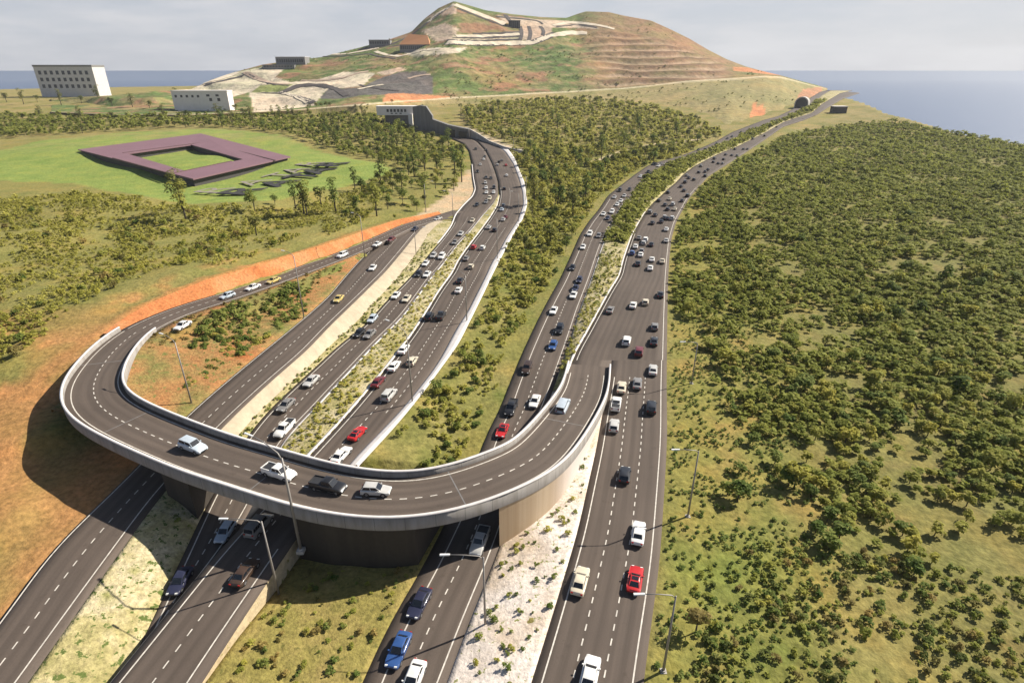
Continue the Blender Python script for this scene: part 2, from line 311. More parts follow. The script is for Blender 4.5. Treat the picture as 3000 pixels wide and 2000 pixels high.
D_R = line([(395, 1990), (505, 1815), (585, 1705), (660, 1610), (725, 1510), (829, 1288), (912, 1208), (967, 1145.5), (1036, 1073.6), (1105, 999), (1175, 932), (1216.5, 877), (1262, 812), (1285.5, 787), (1313, 751), (1340.8, 715), (1385, 668), (1410, 635), (1443, 599), (1460, 568), (1458, 532.7), (1449, 502), (1438, 474.6), (1421, 441.5), (1396, 415), (1366, 400)], zD, ext=30)
C_L = line([(-60, 1900), (150, 1610), (350, 1420), (547, 1217), (635.5, 1140), (746, 1048.7), (815, 993.5), (892.6, 929.9), (958.9, 871.9), (1000, 822), (1030.7, 787), (1060, 755), (1085, 735), (1120, 700), (1175, 668), (1260, 640), (1327, 617)], zC, ext=8)
C_R = line([(110, 1960), (300, 1690), (480, 1440), (679.8, 1228), (801, 1115), (898, 1032), (967, 957.5), (1050, 877), (1127.5, 800), (1175, 742.7), (1211, 697), (1233, 672), (1258, 653), (1299, 643), (1332, 640)], zC, ext=8)
# flyover and slip road as one ribbon along its outer edge: (x, y, height of road surface, parapet on top of the drawn line)
OUT = [(1790, 1065, 0, .9), (1787, 1131, .5, 1.0), (1777, 1165, 1.2, 1.0), (1747, 1223, 2.8, 1.0), (1705, 1291, 4.6, 1.0), (1645, 1366, 5.8, 1.05), (1589, 1399, 6.2, 1.05), (1506, 1435, 6.4, 1.05), (1424, 1471, 6.5, 1.05), (1341, 1494, 6.5, 1.05), (1258, 1512, 6.5, 1.05), (1175, 1521, 6.5, 1.05), (1078, 1520.6, 6.5, 1.05), (967, 1507, 6.5, 1.05), (884, 1490, 6.5, 1.05), (801, 1468, 6.5, 1.05), (663, 1421, 6.5, 1.05), (525, 1379.6, 6.5, 1.05), (330, 1295, 6.5, 1.05), (215, 1235, 6.5, 1.05), (168, 1180, 6.5, 1.0), (180, 1110, 6.4, 1.0), (260, 1025, 6.2, .5), (350, 965, 6.0, 0), (440, 925, 5.7, 0), (525, 893, 5.3, 0), (635.5, 862, 4.8, 0), (724, 833, 4.3, 0), (856.6, 787, 3.5, 0), (994.8, 737, 2.8, 0), (1105, 690, 1.8, 0), (1175, 658, 1.1, 0), (1260.7, 636, .35, 0), (1327, 616, .08, 0)]
out3 = []
for x, y, z, p in OUT:
    q = P(x, y, z + p); out3.append((q[0], q[1], z, p))
OUTL = dens(np.array(out3), 1.5, 5.0)                     # x, y, z, parapet share
def offset(pl, d):                                       # to the right of travel (inwards) by d
    t = np.gradient(pl[:, :2], axis=0); t /= np.linalg.norm(t, axis=1)[:, None]
    n = np.stack([t[:, 1], -t[:, 0]], 1); q = pl.copy(); q[:, :2] += n*(d if np.isscalar(d) else np.asarray(d)[:, None]); return q
arc = np.r_[0, np.cumsum(np.linalg.norm(np.diff(OUTL[:, :2], axis=0), axis=1))]
iB = int(np.argmin(np.linalg.norm(OUTL[:, :2] - P(260, 1025, 6.2)[:2], axis=1)))   # where the bend becomes the slip road
wid = np.interp(arc, [0, 20, arc[iB] - 15, arc[iB] + 20, arc[-1] - 30, arc[-1]], [9.6, 9.8, 9.8, 8.4, 7.6, 5.5])
INL = offset(OUTL, wid)

def grid_mesh(name, rows, mat, parent=None, smooth=True, kind=None, flip=False):
    """rows: list of equally long polylines; a sheet between them with metric UVs"""
    R = np.stack([r[:, :3] for r in rows]); m_, n_ = R.shape[:2]
    u = np.zeros((m_, n_)); v_ = np.zeros((m_, n_))
    u[1:] = np.cumsum(np.linalg.norm(np.diff(R, axis=0), axis=2), axis=0); v_[:, 1:] = np.cumsum(np.linalg.norm(np.diff(R, axis=1), axis=2), axis=1)
    i, j = np.meshgrid(np.arange(m_ - 1), np.arange(n_ - 1), indexing='ij'); a = (i*n_ + j).ravel()
    f = np.stack([a, a + n_, a + n_ + 1, a + 1], 1)
    if flip: f = f[:, ::-1]
    me = mesh(name, R.reshape(-1, 3), f, smooth, uv=np.stack([u, v_], -1).reshape(-1, 2))
    o = link(name, me, parent, [MAT[mat]])
    if kind: o['kind'] = kind
    return o
def byY(pl, Y): 
    k = np.argsort(pl[:, 1]); q = pl[k]
    return np.stack([np.interp(Y, q[:, 1], q[:, 0]), Y, np.interp(Y, q[:, 1], q[:, 2])], 1)
def ysteps(y0, y1): 
    n = max(6, int(math.log(y1/y0)/.012)); return np.exp(np.linspace(math.log(y0), math.log(y1), n))
ROADS = []                                               # (left, right) by Y, for the terrain and for placing vehicles
def road(name, L, R, y0, y1, lines=(), dashes=(), nacross=7, mat='asphalt', lift=0.0):
    Y = ysteps(y0, y1); a, b = byY(L, Y), byY(R, Y); a[:, 2] += lift; b[:, 2] += lift
    rows = [a + np.array([0, 0, -.9]), a] + [a + (b - a)*t for t in np.linspace(0, 1, nacross)[1:-1]] + [b, b + np.array([0, 0, -.9])]
    o = grid_mesh(name, rows, mat, smooth=False, kind='structure', flip=True)
    ROADS.append((name, Y, a, b)); wd = np.abs(b[:, 0] - a[:, 0])
    def at(off, Yq):                                     # off > 0 metres from left edge, off < 0 from right edge, or a fraction in a tuple
        aa = np.stack([np.interp(Yq, Y, a[:, k]) for k in range(3)], 1); bb = np.stack([np.interp(Yq, Y, b[:, k]) for k in range(3)], 1)
        w_ = np.linalg.norm(bb - aa, axis=1)
        t = off[0] if isinstance(off, tuple) else (off/w_ if off > 0 else 1 + off/w_)
        return aa + (bb - aa)*np.asarray(t).reshape(-1, 1) if not np.isscalar(t) else aa + (bb - aa)*t
    V, Fc = [], []
    def strip(c, hw):
        t = np.gradient(c[:, :2], axis=0); t /= np.linalg.norm(t, axis=1)[:, None]; n = np.stack([t[:, 1], -t[:, 0]], 1)
        k = len(V); m_ = len(c); up = .02 + .00012*np.maximum(0, c[:, 1] - 60)
        for s in (-1, 1):
            for i in range(m_): V.append((c[i, 0] + s*hw*n[i, 0], c[i, 1] + s*hw*n[i, 1], c[i, 2] + up[i]))
        for i in range(m_ - 1): Fc.append((k + i, k + m_ + i, k + m_ + i + 1, k + i + 1))
    for off, ya, yb in lines: strip(at(off, ysteps(max(ya, y0), min(yb, y1))), .085)
    for off, ya, yb in dashes:
        c = at(off, ysteps(max(ya, y0), min(yb, y1))); s = np.r_[0, np.cumsum(np.linalg.norm(np.diff(c, axis=0), axis=1))]
        q = 0.0
        while q + .95 < s[-1]:
            ss = np.linspace(q, q + .95, 3); strip(np.stack([np.interp(ss, s, c[:, k]) for k in range(3)], 1), .08); q += 2.05
    if V: link('lane_marking', mesh('lane_marking', V, Fc), o, [MAT['line_white']])
    return o
yn = float(P(1792, 1055)[1])
road('main_road', A_L1, A_R, 16, yn, lines=[(1.15, 16, yn - 8), (-1.2, 16, yn)], dashes=[(4.45, 16, yn - 8), (7.8, 16, yn - 8)], nacross=9)
road('main_road', A_L2, A_R, yn, float(A_L2[-1, 1]) - 20, lines=[(.9, yn, 230), (-1.0, yn, 330)], mat='asphalt', nacross=9)
Ya_ = float(P(1664, 1100)[1])
road('main_road', A_L2, A_L1, Ya_, yn, nacross=4)
road('road', F_L, F_R, 16, float(F_L[-1, 1]) - 20, lines=[(2.2, 16, 300), (-1.1, 16, 300)], dashes=[((.52,), 16, 300)])
road('road', E_L, E_R, 16, float(E_R[-3, 1]), lines=[(1.0, 16, 330), (-1.6, 16, 60)], dashes=[((.46,), 16, 330), ((.74,), 95, 240)], lift=0.03)
road('road', D_L, D_R, 31, float(D_R[-3, 1]), lines=[(.9, 31, 250), (-.9, 31, 250)], dashes=[((.5,), 31, 260)])
road('slip_road', C_L, C_R, max(float(C_R[0, 1]), float(C_L[0, 1])) + .5, float(C_R[-1, 1]), lines=[(.35, 12, 230), (-1.4, 12, 230)], dashes=[((.47,), 12, 220)], lift=.06)
# ------------------------------------------------------------------ land
def inpoly(poly, x, y):
    r = np.zeros(np.shape(x), bool); n = len(poly)
    for i in range(n):
        x0, y0 = poly[i][:2]; x1, y1 = poly[(i + 1) % n][:2]
        if y0 == y1: continue
        c = ((y0 > y) != (y1 > y)); r ^= c & (x < (x1 - x0)*(y - y0)/(y1 - y0) + x0)
    return r
ctrl = []                                                # x, y, height above zb
def cadd(p, dz=0.0): ctrl.append((p[0], p[1], p[2] - float(zb(p[1])) + dz))
for nm, Y, a, b in ROADS:
    for i in range(0, len(Y), 2):
        d = .12 + .0009*Y[i]
        for q in (a[i], b[i]): cadd(q, -d)
        cadd((a[i] + b[i])/2, -d - .7)
g0 = iB + 6
for i in range(g0, len(OUTL), 2):                        # the slip road stands on an embankment
    for q, d in ((OUTL[i], -.15), (INL[i], -.15), ((OUTL[i] + INL[i])/2, -.7)): ctrl.append((q[0], q[1], q[2] + d))
BANK = offset(OUTL, -np.interp(arc, [0, arc[iB] - 10, arc[iB] + 25, arc[-1]], [.5, 2.0, 3.6, 1.5]))
bank_h = np.interp(arc, [0, arc[iB] + 9, arc[iB] + 40, arc[-1] - 60, arc[-1]], [0, -.2, 3.4, 2.6, .3])
for i in range(g0, len(OUTL), 2):
    ctrl.append((BANK[i, 0], BANK[i, 1], OUTL[i, 2] + bank_h[i] - .75)); q = (BANK[i] + OUTL[i])/2; ctrl.append((q[0], q[1], OUTL[i, 2] + bank_h[i]*.5 - 1.1))
    q = offset(OUTL, -(np.interp(arc, [0, arc[iB] - 10, arc[iB] + 25, arc[-1]], [.5, 2.0, 3.6, 1.5]) + 1.2))[i]; ctrl.append((q[0], q[1], OUTL[i, 2] + bank_h[i] + .1))
    q = offset(OUTL, -16)[i]; ctrl.append((q[0], q[1], OUTL[i, 2] + bank_h[i]*1.05))
for px, py, z in [(0, 700, 6), (0, 1000, 5), (80, 1250, 2.5), (200, 1420, 0), (300, 1330, 0), (500, 1500, 0), (0, 1500, 1), (0, 1900, 0), (250, 600, 6), (525, 620, 5.5), (700, 600, 5), (850, 560, 4.5), (1000, 640, 4), (1150, 590, 2.5), (1250, 560, 1), (1200, 480, 2), (1050, 480, 3.2), (900, 470, 4), (600, 470, 5), (300, 430, 5), (800, 400, 4), (1100, 400, 3),
                  (480, 400, 4.5), (1300, 480, .8), (1000, 1700, -3.4), (950, 1850, -2.4), (760, 1900, -2.0), (1180, 1560, -3.2), (870, 1670, -4.2), (820, 1760, -3.6), (760, 1830, -2.6), (930, 1640, -4.0), (1100, 1640, -3.2), (620, 1990, -.8), (980, 1990, -1.0), (1620, 1620, -.9), (1500, 1700, -1.1), (1530, 1590, -1.6), (1640, 1500, -.9), (1700, 1420, -.5), (1440, 1900, -.9),
                  (2100, 1700, -.6), (2300, 1700, -.8), (2100, 1300, -.4), (2300, 1100, -.6), (2300, 800, 0), (2300, 600, 0), (2700, 900, -1), (2700, 1500, -1), (2900, 600, 0), (1300, 1200, -1.6), (1450, 1000, -1.0), (1500, 800, -.6), (1650, 600, 0), (1600, 450, 0), (1900, 430, 0), (2400, 430, 0)]:
    q = P(px, py, z); ctrl.append((q[0], q[1], z))
ctrl = np.array(ctrl, np.float32)
def rel(xy):
    xy = np.asarray(xy, np.float32).reshape(-1, 2); o = np.zeros(len(xy), np.float32)
    for s in range(0, len(xy), 3000):
        d = ((xy[s:s + 3000, None, :] - ctrl[None, :, :2])**2).sum(2) + .02
        w_ = 1.0/d**2; o[s:s + 3000] = (w_*ctrl[None, :, 2]).sum(1)/w_.sum(1)
    return o
_t = np.array([[rng.uniform(-1, 1), rng.uniform(-1, 1), rng.uniform(0, 6.28)] for _ in range(24)])
def fbm(x, y, wl, seed=0, octs=4):
    r = 0.0; a = 1.0; tot = 0.0
    for o in range(octs):
        k = 2*math.pi/(wl/2**o)
        for j in range(3):
            q = _t[(o*3 + j + seed*5) % 24]; th = q[2]
            r = r + a*np.sin(k*(x*math.cos(th) + y*math.sin(th)) + 3.1*q[0] + 1.5*np.sin(k*.6*(x*q[1] - y*q[0])) + seed)
        tot += 3*a; a *= .5
    return r/tot
coast = [P(x, y, 0) for x, y in [(-300, 275), (0, 262), (300, 256), (575, 252)]] 
cang = [q[0]/q[1] for q in coast] + [-.3, .42]; cY = [q[1] for q in coast] + [2100, 1750]
for x, y in [(2425, 262), (2475, 284), (2600, 330), (2800, 388), (3000, 425), (3400, 455)]:
    q = P(x, y, 0); cang.append(q[0]/q[1]); cY.append(q[1])
cang, cY = np.array(cang), np.array(cY)
def road_mask(x, y):
    m = np.full(np.shape(x), 1e9); zr = np.full(np.shape(x), 1e9)
    for nm, Y, a, b in ROADS:
        xa = np.interp(y, Y, a[:, 0], left=1e6, right=1e6); xb = np.interp(y, Y, b[:, 0], left=1e6, right=1e6)
        za = np.interp(y, Y, np.minimum(a[:, 2], b[:, 2]))
        d = np.where((y < Y[0]) | (y > Y[-1]), 1e9, np.maximum(xa - x, x - xb)); zr = np.where(d < 0, np.minimum(zr, za), zr); m = np.minimum(m, d)
    return m, zr
DROP = lambda Y: np.interp(Y, [38, 47, 56, 62], [.15, 1.2, 2.9, 3.2])
CLAMP = []
def clamp(L, R, y0, y1, da, db):
    Y = ysteps(y0, y1); a, b = byY(L, Y), byY(R, Y); a[:, 2] -= da(Y) if callable(da) else da; b[:, 2] -= db; CLAMP.append((Y, a, b))
clamp(E_R, F_L, 16, 80, lambda Y: DROP(Y) + .5, .5); clamp(D_R, E_L, 16, 95, .4, 3.0); clamp(C_R, D_L, 16, 226, lambda Y: 3.2 + 0*Y, .5)
RIB = np.vstack([OUTL[:, :2], INL[::-1, :2]])
def land(x, y, bumps=True):
    x = np.asarray(x, float); y = np.asarray(y, float)
    r = rel(np.stack([x.ravel(), y.ravel()], 1)).reshape(x.shape)
    z = zb(y) + r
    m, zr = road_mask(x, y)
    if bumps: z = z + .55*fbm(x, y, 60, 1)*np.clip((m - 2)/15, 0, 1)
    z = np.where(m < 0, np.minimum(z, zr - .3), z)
    for Y, a, b in CLAMP:
        xa, xb = np.interp(y, Y, a[:, 0]), np.interp(y, Y, b[:, 0]); za, zb2 = np.interp(y, Y, a[:, 2]), np.interp(y, Y, b[:, 2]); f = (x - xa)/(xb - xa)
        z = np.where((y >= Y[0]) & (y <= Y[-1]) & (f > -.02) & (f < 1.02), np.minimum(z, za + (zb2 - za)*np.clip(f, 0, 1)), z)
    yc = np.interp(x/np.maximum(y, 30), cang, cY)
    t = np.clip((y - yc)/(.10*yc), 0, 1); z = z - t*t*(3 - 2*t)*60
    return z
def poly(pts, z=0.0): return [P(x, y, z) for x, y in pts]
LAWN = poly([(-200, 470), (130, 400), (330, 385), (640, 372), (720, 378), (820, 395), (905, 420), (1000, 445), (1130, 475), (1150, 490), (1060, 510), (960, 545), (850, 575), (760, 590), (640, 596), (525, 590), (400, 560), (200, 520), (-100, 510)], 4.5)
PALE = poly([(1388, 480), (1396, 560), (1370, 596), (1262, 640), (1175, 666), (1235, 622), (1305, 568), (1362, 500)], .8)
SANDT = poly([(1370, 370), (1400, 382), (1480, 418), (1590, 446), (1620, 458), (1560, 462), (1480, 440), (1400, 405)], 0)
PATH = [(1645, 480), (1700, 478), (1760, 466), (1830, 440), (1900, 426), (1970, 416), (2050, 408)]
ys = np.r_[np.linspace(-15, 36, 22)[:-1], np.exp(np.linspace(math.log(36), math.log(2400), 330))]
us = np.linspace(-1.35, 1.35, 300)
YY, UU = np.meshgrid(ys, us, indexing='ij'); XX = UU*(YY + 32)
ZZ = land(XX, YY)
m_, _ = road_mask(XX, YY)
# colours of the ground itself
def blend(c, k, col): return c*(1 - k[..., None]) + np.array(col)*k[..., None]
n1, n2, n3 = fbm(XX, YY, 45, 2), fbm(XX, YY, 16, 3), fbm(XX, YY, 110, 4)
sm = lambda v, a, b: np.clip((v - a)/(b - a), 0, 1)
colr = np.zeros(XX.shape + (3,)) + np.array((.215, .20, .062))
colr = blend(colr, sm(n1, -.1, .35), (.26, .225, .080)); colr = blend(colr, sm(n2, .1, .5), (.175, .185, .050))
xr = np.interp(YY, *zip(*sorted([(q[1], q[0]) for q in A_R]))); dr = XX - xr
colr = blend(colr, sm(dr, 0, 3)*sm(-dr, -26 - 10*0, -8), (.235, .215, .062))
colr = blend(colr, sm(dr, 0, 2)*sm(n2, .05, .4)*.8, (.30, .22, .075)); colr = blend(colr, sm(dr, 0, 2)*sm(n3, .1, .4)*sm(-dr, -60, -10), (.17, .20, .050))
colr = blend(colr, sm(dr, 22, 44)*.88, (.20, .185, .066)); colr = blend(colr, sm(dr, 22, 40)*sm(n2, .15, .5)*.7, (.19, .155, .065))
xg = np.interp(YY, *zip(*sorted([(q[1], q[0]) for q in OUTL[g0:]]))); dl = xg - XX
lf = sm(dl, 2, 5)*(YY > 90)
colr = blend(colr, lf*sm(-dl, -8, -4)*sm(-YY, -260, -200), (.46, .19, .075)); colr = blend(colr, lf*sm(dl, 6, 26)*.9, (.245, .22, .072))
colr = blend(colr, lf*sm(dl, 3, 8)*sm(-dl, -22, -10)*sm(n2, .1, .4)*sm(-YY, -230, -170), (.48, .24, .10))
xl0 = (XX < -55) & (YY < 135); colr = blend(colr, xl0*sm(-YY, -140, -115)*1.0*sm(n1 + .3, -.2, .4), (.40, .21, .085))
il = inpoly(LAWN, XX, YY); colr[il] = blend(np.zeros(XX.shape + (3,)) + np.array((.215, .275, .070)), sm(n2, -.2, .5)*.6, (.27, .32, .085))[il]
for pg_, c_ in ((PALE, (.50, .38, .25)), (SANDT, (.58, .48, .36))):
    ip = inpoly(pg_, XX, YY); colr[ip] = c_
far = sm(YY, 430, 650); colr = blend(colr, far*sm(n1, -.3, .3)*.8, (.33, .26, .12))
V = np.stack([XX, YY, ZZ], -1).reshape(-1, 3); nr, nc = XX.shape
i, j = np.meshgrid(np.arange(nr - 1), np.arange(nc - 1), indexing='ij'); a = (i*nc + j).ravel()
tm = mesh('ground', V, np.stack([a, a + 1, a + nc + 1, a + nc], 1), True)
def setcol(me, c):
    L = me.color_attributes.new('Col', 'FLOAT_COLOR', 'POINT'); L.data.foreach_set('color', np.concatenate([c.reshape(-1, 3), np.ones((c.reshape(-1, 3).shape[0], 1))], 1).astype(np.float32).ravel())
setcol(tm, colr); ground = struct(link('ground', tm, None, [MAT['terrain']]))
pp_ = dens(np.array([P(x, y, 0) for x, y in PATH]), 4, 8); tt_ = np.gradient(pp_[:, :2], axis=0); tt_ /= np.linalg.norm(tt_, axis=1)[:, None]; prow = []
for s_ in (-1, 0, 1):
    r = pp_.copy(); r[:, 0] += tt_[:, 1]*s_*2.6; r[:, 1] -= tt_[:, 0]*s_*2.6; r[:, 2] = land(r[:, 0], r[:, 1]) + .35; prow.append(r)
grid_mesh('path', prow, 'sand_plain', smooth=True, kind='structure', flip=True)
# sea
m, t, b = new_mat('sea'); b.inputs['Base Color'].default_value = (.07, .11, .20, 1); b.inputs['Roughness'].default_value = .45
mpn = N(t, 'ShaderNodeMapping'); mpn.inputs['Scale'].default_value = (.012, .05, .05); gg = N(t, 'ShaderNodeNewGeometry'); t.links.new(gg.outputs['Position'], mpn.inputs[0])
bump(t, b, noise(t, 1.0, 5, .6, vec=mpn.outputs[0]), 3.0, .5)
sv = []; R_ = [200, 1500, 4000, 12000, 40000, 120000]; ang = np.linspace(-.6, math.pi + .6, 48)
for r in R_: sv += [(r*math.cos(q), r*math.sin(q), -22) for q in ang]
sf = [(k*48 + j, k*48 + j + 1, (k + 1)*48 + j + 1, (k + 1)*48 + j) for k in range(len(R_) - 1) for j in range(47)]
struct(link('sea', mesh('sea', sv, [q[::-1] for q in sf]), None, [m]))

# strips between the carriageways
def strip(name, L, R, y0, y1, mat, prof, lift=.05, n=9, amp=.12, seed=1):
    Y = ysteps(y0, y1); a, b = byY(L, Y), byY(R, Y); rows = []
    for t in np.linspace(0, 1, n):
        r = a + (b - a)*t; r[:, 2] += lift + prof(t, Y) + amp*fbm(r[:, 0], r[:, 1], 9, seed)*math.sin(math.pi*t)
        rows.append(r)
    rows = [rows[0] - np.array([0, 0, .7])] + rows + [rows[-1] - np.array([0, 0, .7])]
    return grid_mesh(name, rows, mat, smooth=True, kind='structure', flip=True)
hump = lambda h: (lambda t, Y: h*math.sin(math.pi*t))
y_w0 = float(P(1465, 1604, -2)[1])
strip('sand_strip', F_R, A_L1, 16, 112, 'sand', lambda t, Y: .25*math.sin(math.pi*t), n=15, amp=.25)
strip('grass_median', E_R + np.array([.05, 0, 0]), F_L, 16, float(P(900, 1640, -2)[1]) + 14, 'dry_grass', lambda t, Y: -DROP(Y)*max(0, 1 - t*1.02), n=25, amp=.3, seed=2)
Ye = ysteps(30, 92); ce = byY(E_R, Ye); grid_mesh('retaining_wall', [ce + np.array([.04, 0, .02]), ce + np.array([.10, 0, 0]) - np.stack([0*Ye, 0*Ye, DROP(Ye) + .6], 1)], 'sand_plain', smooth=True, kind='structure', flip=True)
yj = float(P(790, 1380, -1)[1]); Ye = ysteps(30, yj); ce = byY(E_L, Ye); cd = byY(D_R, Ye)
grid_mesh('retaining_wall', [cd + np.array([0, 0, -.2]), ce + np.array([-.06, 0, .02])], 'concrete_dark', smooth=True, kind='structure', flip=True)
yc0 = float(P(679.8, 1228, 1)[1]) - 8
strip('grass_strip', C_R, D_L, 31, yc0 + 2, 'grass_strip', lambda t, Y: .5*math.sin(math.pi*t), n=13, amp=.3, seed=7)
Yw = ysteps(yc0, float(C_R[-1, 1]) - 6); wa, wb = byY(C_R, Yw), byY(D_L, Yw); hw = np.interp(Yw, [60, 75, 200, 225], [.75, .62, .5, .4])[:, None]
wm = wa + (wb - wa)*hw; wm[:, 2] = wb[:, 2] + .35; wk = wa + (wb - wa)*.05; wk[:, 2] = wa[:, 2] + .35
grid_mesh('retaining_wall', [wa, wa + np.array([0, 0, .35]), wk, wm], 'wall_sand', smooth=False, kind='structure', flip=True)
rw = []
for t in np.linspace(0, 1, 6):
    r = wm + (wb - wm)*t; r[:, 2] = wm[:, 2] + (wb[:, 2] + .08 - wm[:, 2])*t + .12*fbm(r[:, 0], r[:, 1], 6, 2); rw.append(r)
grid_mesh('sand_strip', rw + [rw[-1] - np.array([0, 0, .6])], 'grass_strip', smooth=True, kind='structure', flip=True)
strip('grass_median', D_R, E_L, yj, float(P(1463, 573)[1]), 'grass_strip', lambda t, Y: .22*math.sin(math.pi*t) + .12, n=9, seed=4)
strip('white_apron', E_R, W_R, 78, float(W_R[-1, 1]), 'concrete_white', lambda t, Y: .12 + .5*t, n=4, amp=0.02)
y_m = float(P(1640, 1128)[1])
strip('grass_median', F_R, A_L2, y_m, float(A_L2[-1, 1]) - 60, 'grass_strip', lambda t, Y: .15 + .3*math.sin(math.pi*t), n=9, seed=5)
for L_, yy0, yy1, s_ in ((D_R, yj + 2, float(P(1463, 573)[1]), 1), (E_L, yj + 2, float(P(1463, 573)[1]), -1), (F_R, y_m + 5, 240, 1), (A_L2, y_m, 270, -1), (D_L, 215, 420, -1)):  # pale kerbs
    Y = ysteps(yy0, yy1); c = byY(L_, Y); o2 = np.array([s_*.55, 0, 0])
    grid_mesh('kerb', [c + np.array([0, 0, -.5]), c + np.array([0, 0, .24]), c + o2 + np.array([0, 0, .24]), c + o2 + np.array([0, 0, -.4])][::(1 if s_ > 0 else -1)], 'concrete_white', smooth=False, kind='structure', flip=True)
# cut bank behind the slip road and the scrubby slope in front of it
bi = np.arange(g0, len(OUTL) - 6)
rw = []
for t in np.linspace(0, 1, 6):
    r = OUTL[bi, :3]*(1 - t) + BANK[bi, :3]*t; r[:, 2] = OUTL[bi, 2] - .05 + (bank_h[bi] + .25)*t + .25*fbm(r[:, 0], r[:, 1], 7, 6)*math.sin(math.pi*t)*np.minimum(1, bank_h[bi])
    r[:, :2] += .35*fbm(r[:, 0], r[:, 1], 5, 2)[:, None]*math.sin(math.pi*t); rw.append(r)
grid_mesh('cut_bank', rw, 'orange_soil', smooth=True, kind='structure', flip=False)
Y = ysteps(float(P(547, 1217, 1)[1]) - 6, float(P(1077, 745, 2)[1]) - 1); a_ = byY(INL[g0:], Y); b_ = byY(C_L, Y); rw = []
for t in np.linspace(0, 1, 13):
    r = a_ + (b_ - a_)*t; r[:, 2] += .05 + .5*fbm(r[:, 0], r[:, 1], 14, 3)*math.sin(math.pi*t) - .1*math.sin(math.pi*t); rw.append(r)
grid_mesh('scrub_slope', [rw[0] - np.array([0, 0, .6])] + rw + [rw[-1] - np.array([0, 0, .6])], 'orange_scrub', smooth=True, kind='structure', flip=True)

# ------------------------------------------------------------------ flyover
fly = thing('flyover', 'curved concrete flyover with two lanes sweeping over the roads and down to the wide road', 'flyover')
iE = iB + 8                                              # parapets and deck slab end here, the slip road goes on
up = np.array([0, 0, 1.0])
o3, i3 = OUTL[:, :3].copy(), INL[:, :3].copy()
mid = [o3 + (i3 - o3)*t for t in np.linspace(.03, .97, 7)]
k = slice(0, iE)
grid_mesh('roadway', [r[k] + up*.012 for r in mid], 'asphalt', fly, smooth=False, flip=False)
thick = np.clip(o3[:, 2:3] + 1.6, .2, 1.15)
def beam(pl, inward, h, w_, depth, name, mat):           # a parapet with its outer face reaching down over the slab edge
    t = np.gradient(pl[:, :2], axis=0); t /= np.linalg.norm(t, axis=1)[:, None]; nn = np.stack([t[:, 1], -t[:, 0], 0*t[:, 0]], 1)*inward
    hh = (up*h)*np.ones((len(pl), 1)); hh[:8] *= np.linspace(.75, 1, 8)[:, None]
    rows = [pl - up*depth, pl + hh, pl + hh + nn*w_, pl + nn*w_*1.25 - up*.02]
    ob_ = grid_mesh(name, rows, mat, fly, smooth=False, flip=(inward > 0))
    grid_mesh('lit_top_strip', [pl + hh - nn*.05 - up*.10, pl + hh - nn*.05 + up*.05, pl + hh + nn*(w_ + .05) + up*.05, pl + hh + nn*(w_ + .05) - up*.10], 'concrete_white', ob_, smooth=False, flip=(inward > 0))  # white strip added along the top, painting it sunlit against the darker faces
    return ob_
ob = beam(o3[k], 1, 1.05, .32, thick[k], 'parapet', 'parapet')
ib = beam(i3[k], -1, 1.05, .32, thick[k], 'parapet', 'parapet')
for q in range(20, iE - 4, 22):
    a_, b_ = o3[q] + (i3[q] - o3[q])*.05, o3[q] + (i3[q] - o3[q])*.95; t_ = o3[q + 1] - o3[q]; t_ /= np.linalg.norm(t_)
    link('expansion_joint', mesh('expansion_joint', [a_ - t_*.09 + up*.024, b_ - t_*.09 + up*.024, b_ + t_*.09 + up*.024, a_ + t_*.09 + up*.024], [(0, 1, 2, 3)]), fly, [MAT['concrete_dark']])
j0 = int(np.argmin(np.abs(o3[:, 2] - 1.6)[:40]))
grid_mesh('deck_underside', [o3[j0:iE] - up*1.1, i3[j0:iE] - up*1.1], 'abutment', fly, smooth=False, flip=True)  # same shade-darkened colour as the walls below the deck
# the slip road beyond it
sl = slice(iE - 1, len(OUTL)); rr = [o3[sl] - up*.8] + [o3[sl] + (i3[sl] - o3[sl])*t for t in np.linspace(0, 1, 6)] + [i3[sl] - up*.8]
slip = grid_mesh('slip_road', rr, 'asphalt', None, smooth=False, kind='structure', flip=False)
def rib_lines(frs, dash, i0, i1, parent):
    V, Fc = [], []
    def st(c, hw):
        t = np.gradient(c[:, :2], axis=0); t /= np.linalg.norm(t, axis=1)[:, None]; n = np.stack([t[:, 1], -t[:, 0]], 1); b0 = len(V); m_ = len(c)
        for s in (-1, 1):
            for q, nn in zip(c, n): V.append((q[0] + s*hw*nn[0], q[1] + s*hw*nn[1], q[2] + .035))
        for q in range(m_ - 1): Fc.append((b0 + q, b0 + q + 1, b0 + m_ + q + 1, b0 + m_ + q))
    for fr in frs: st((o3 + (i3 - o3)*fr)[i0:i1], .085)
    if dash:
        c = (o3 + (i3 - o3)*dash)[i0:i1]; s = np.r_[0, np.cumsum(np.linalg.norm(np.diff(c, axis=0), axis=1))]; q = .5
        while q + 1.0 < s[-1]:
            ss = np.linspace(q, q + 1.0, 3); st(np.stack([np.interp(ss, s, c[:, kk]) for kk in range(3)], 1), .085); q += 2.1
    link('lane_marking', mesh('lane_marking', V, Fc), parent, [MAT['line_white']])
rib_lines([.14, .885], .49, 3, iE, fly); rib_lines([.12, .9], .5, iE, len(OUTL) - 12, slip)
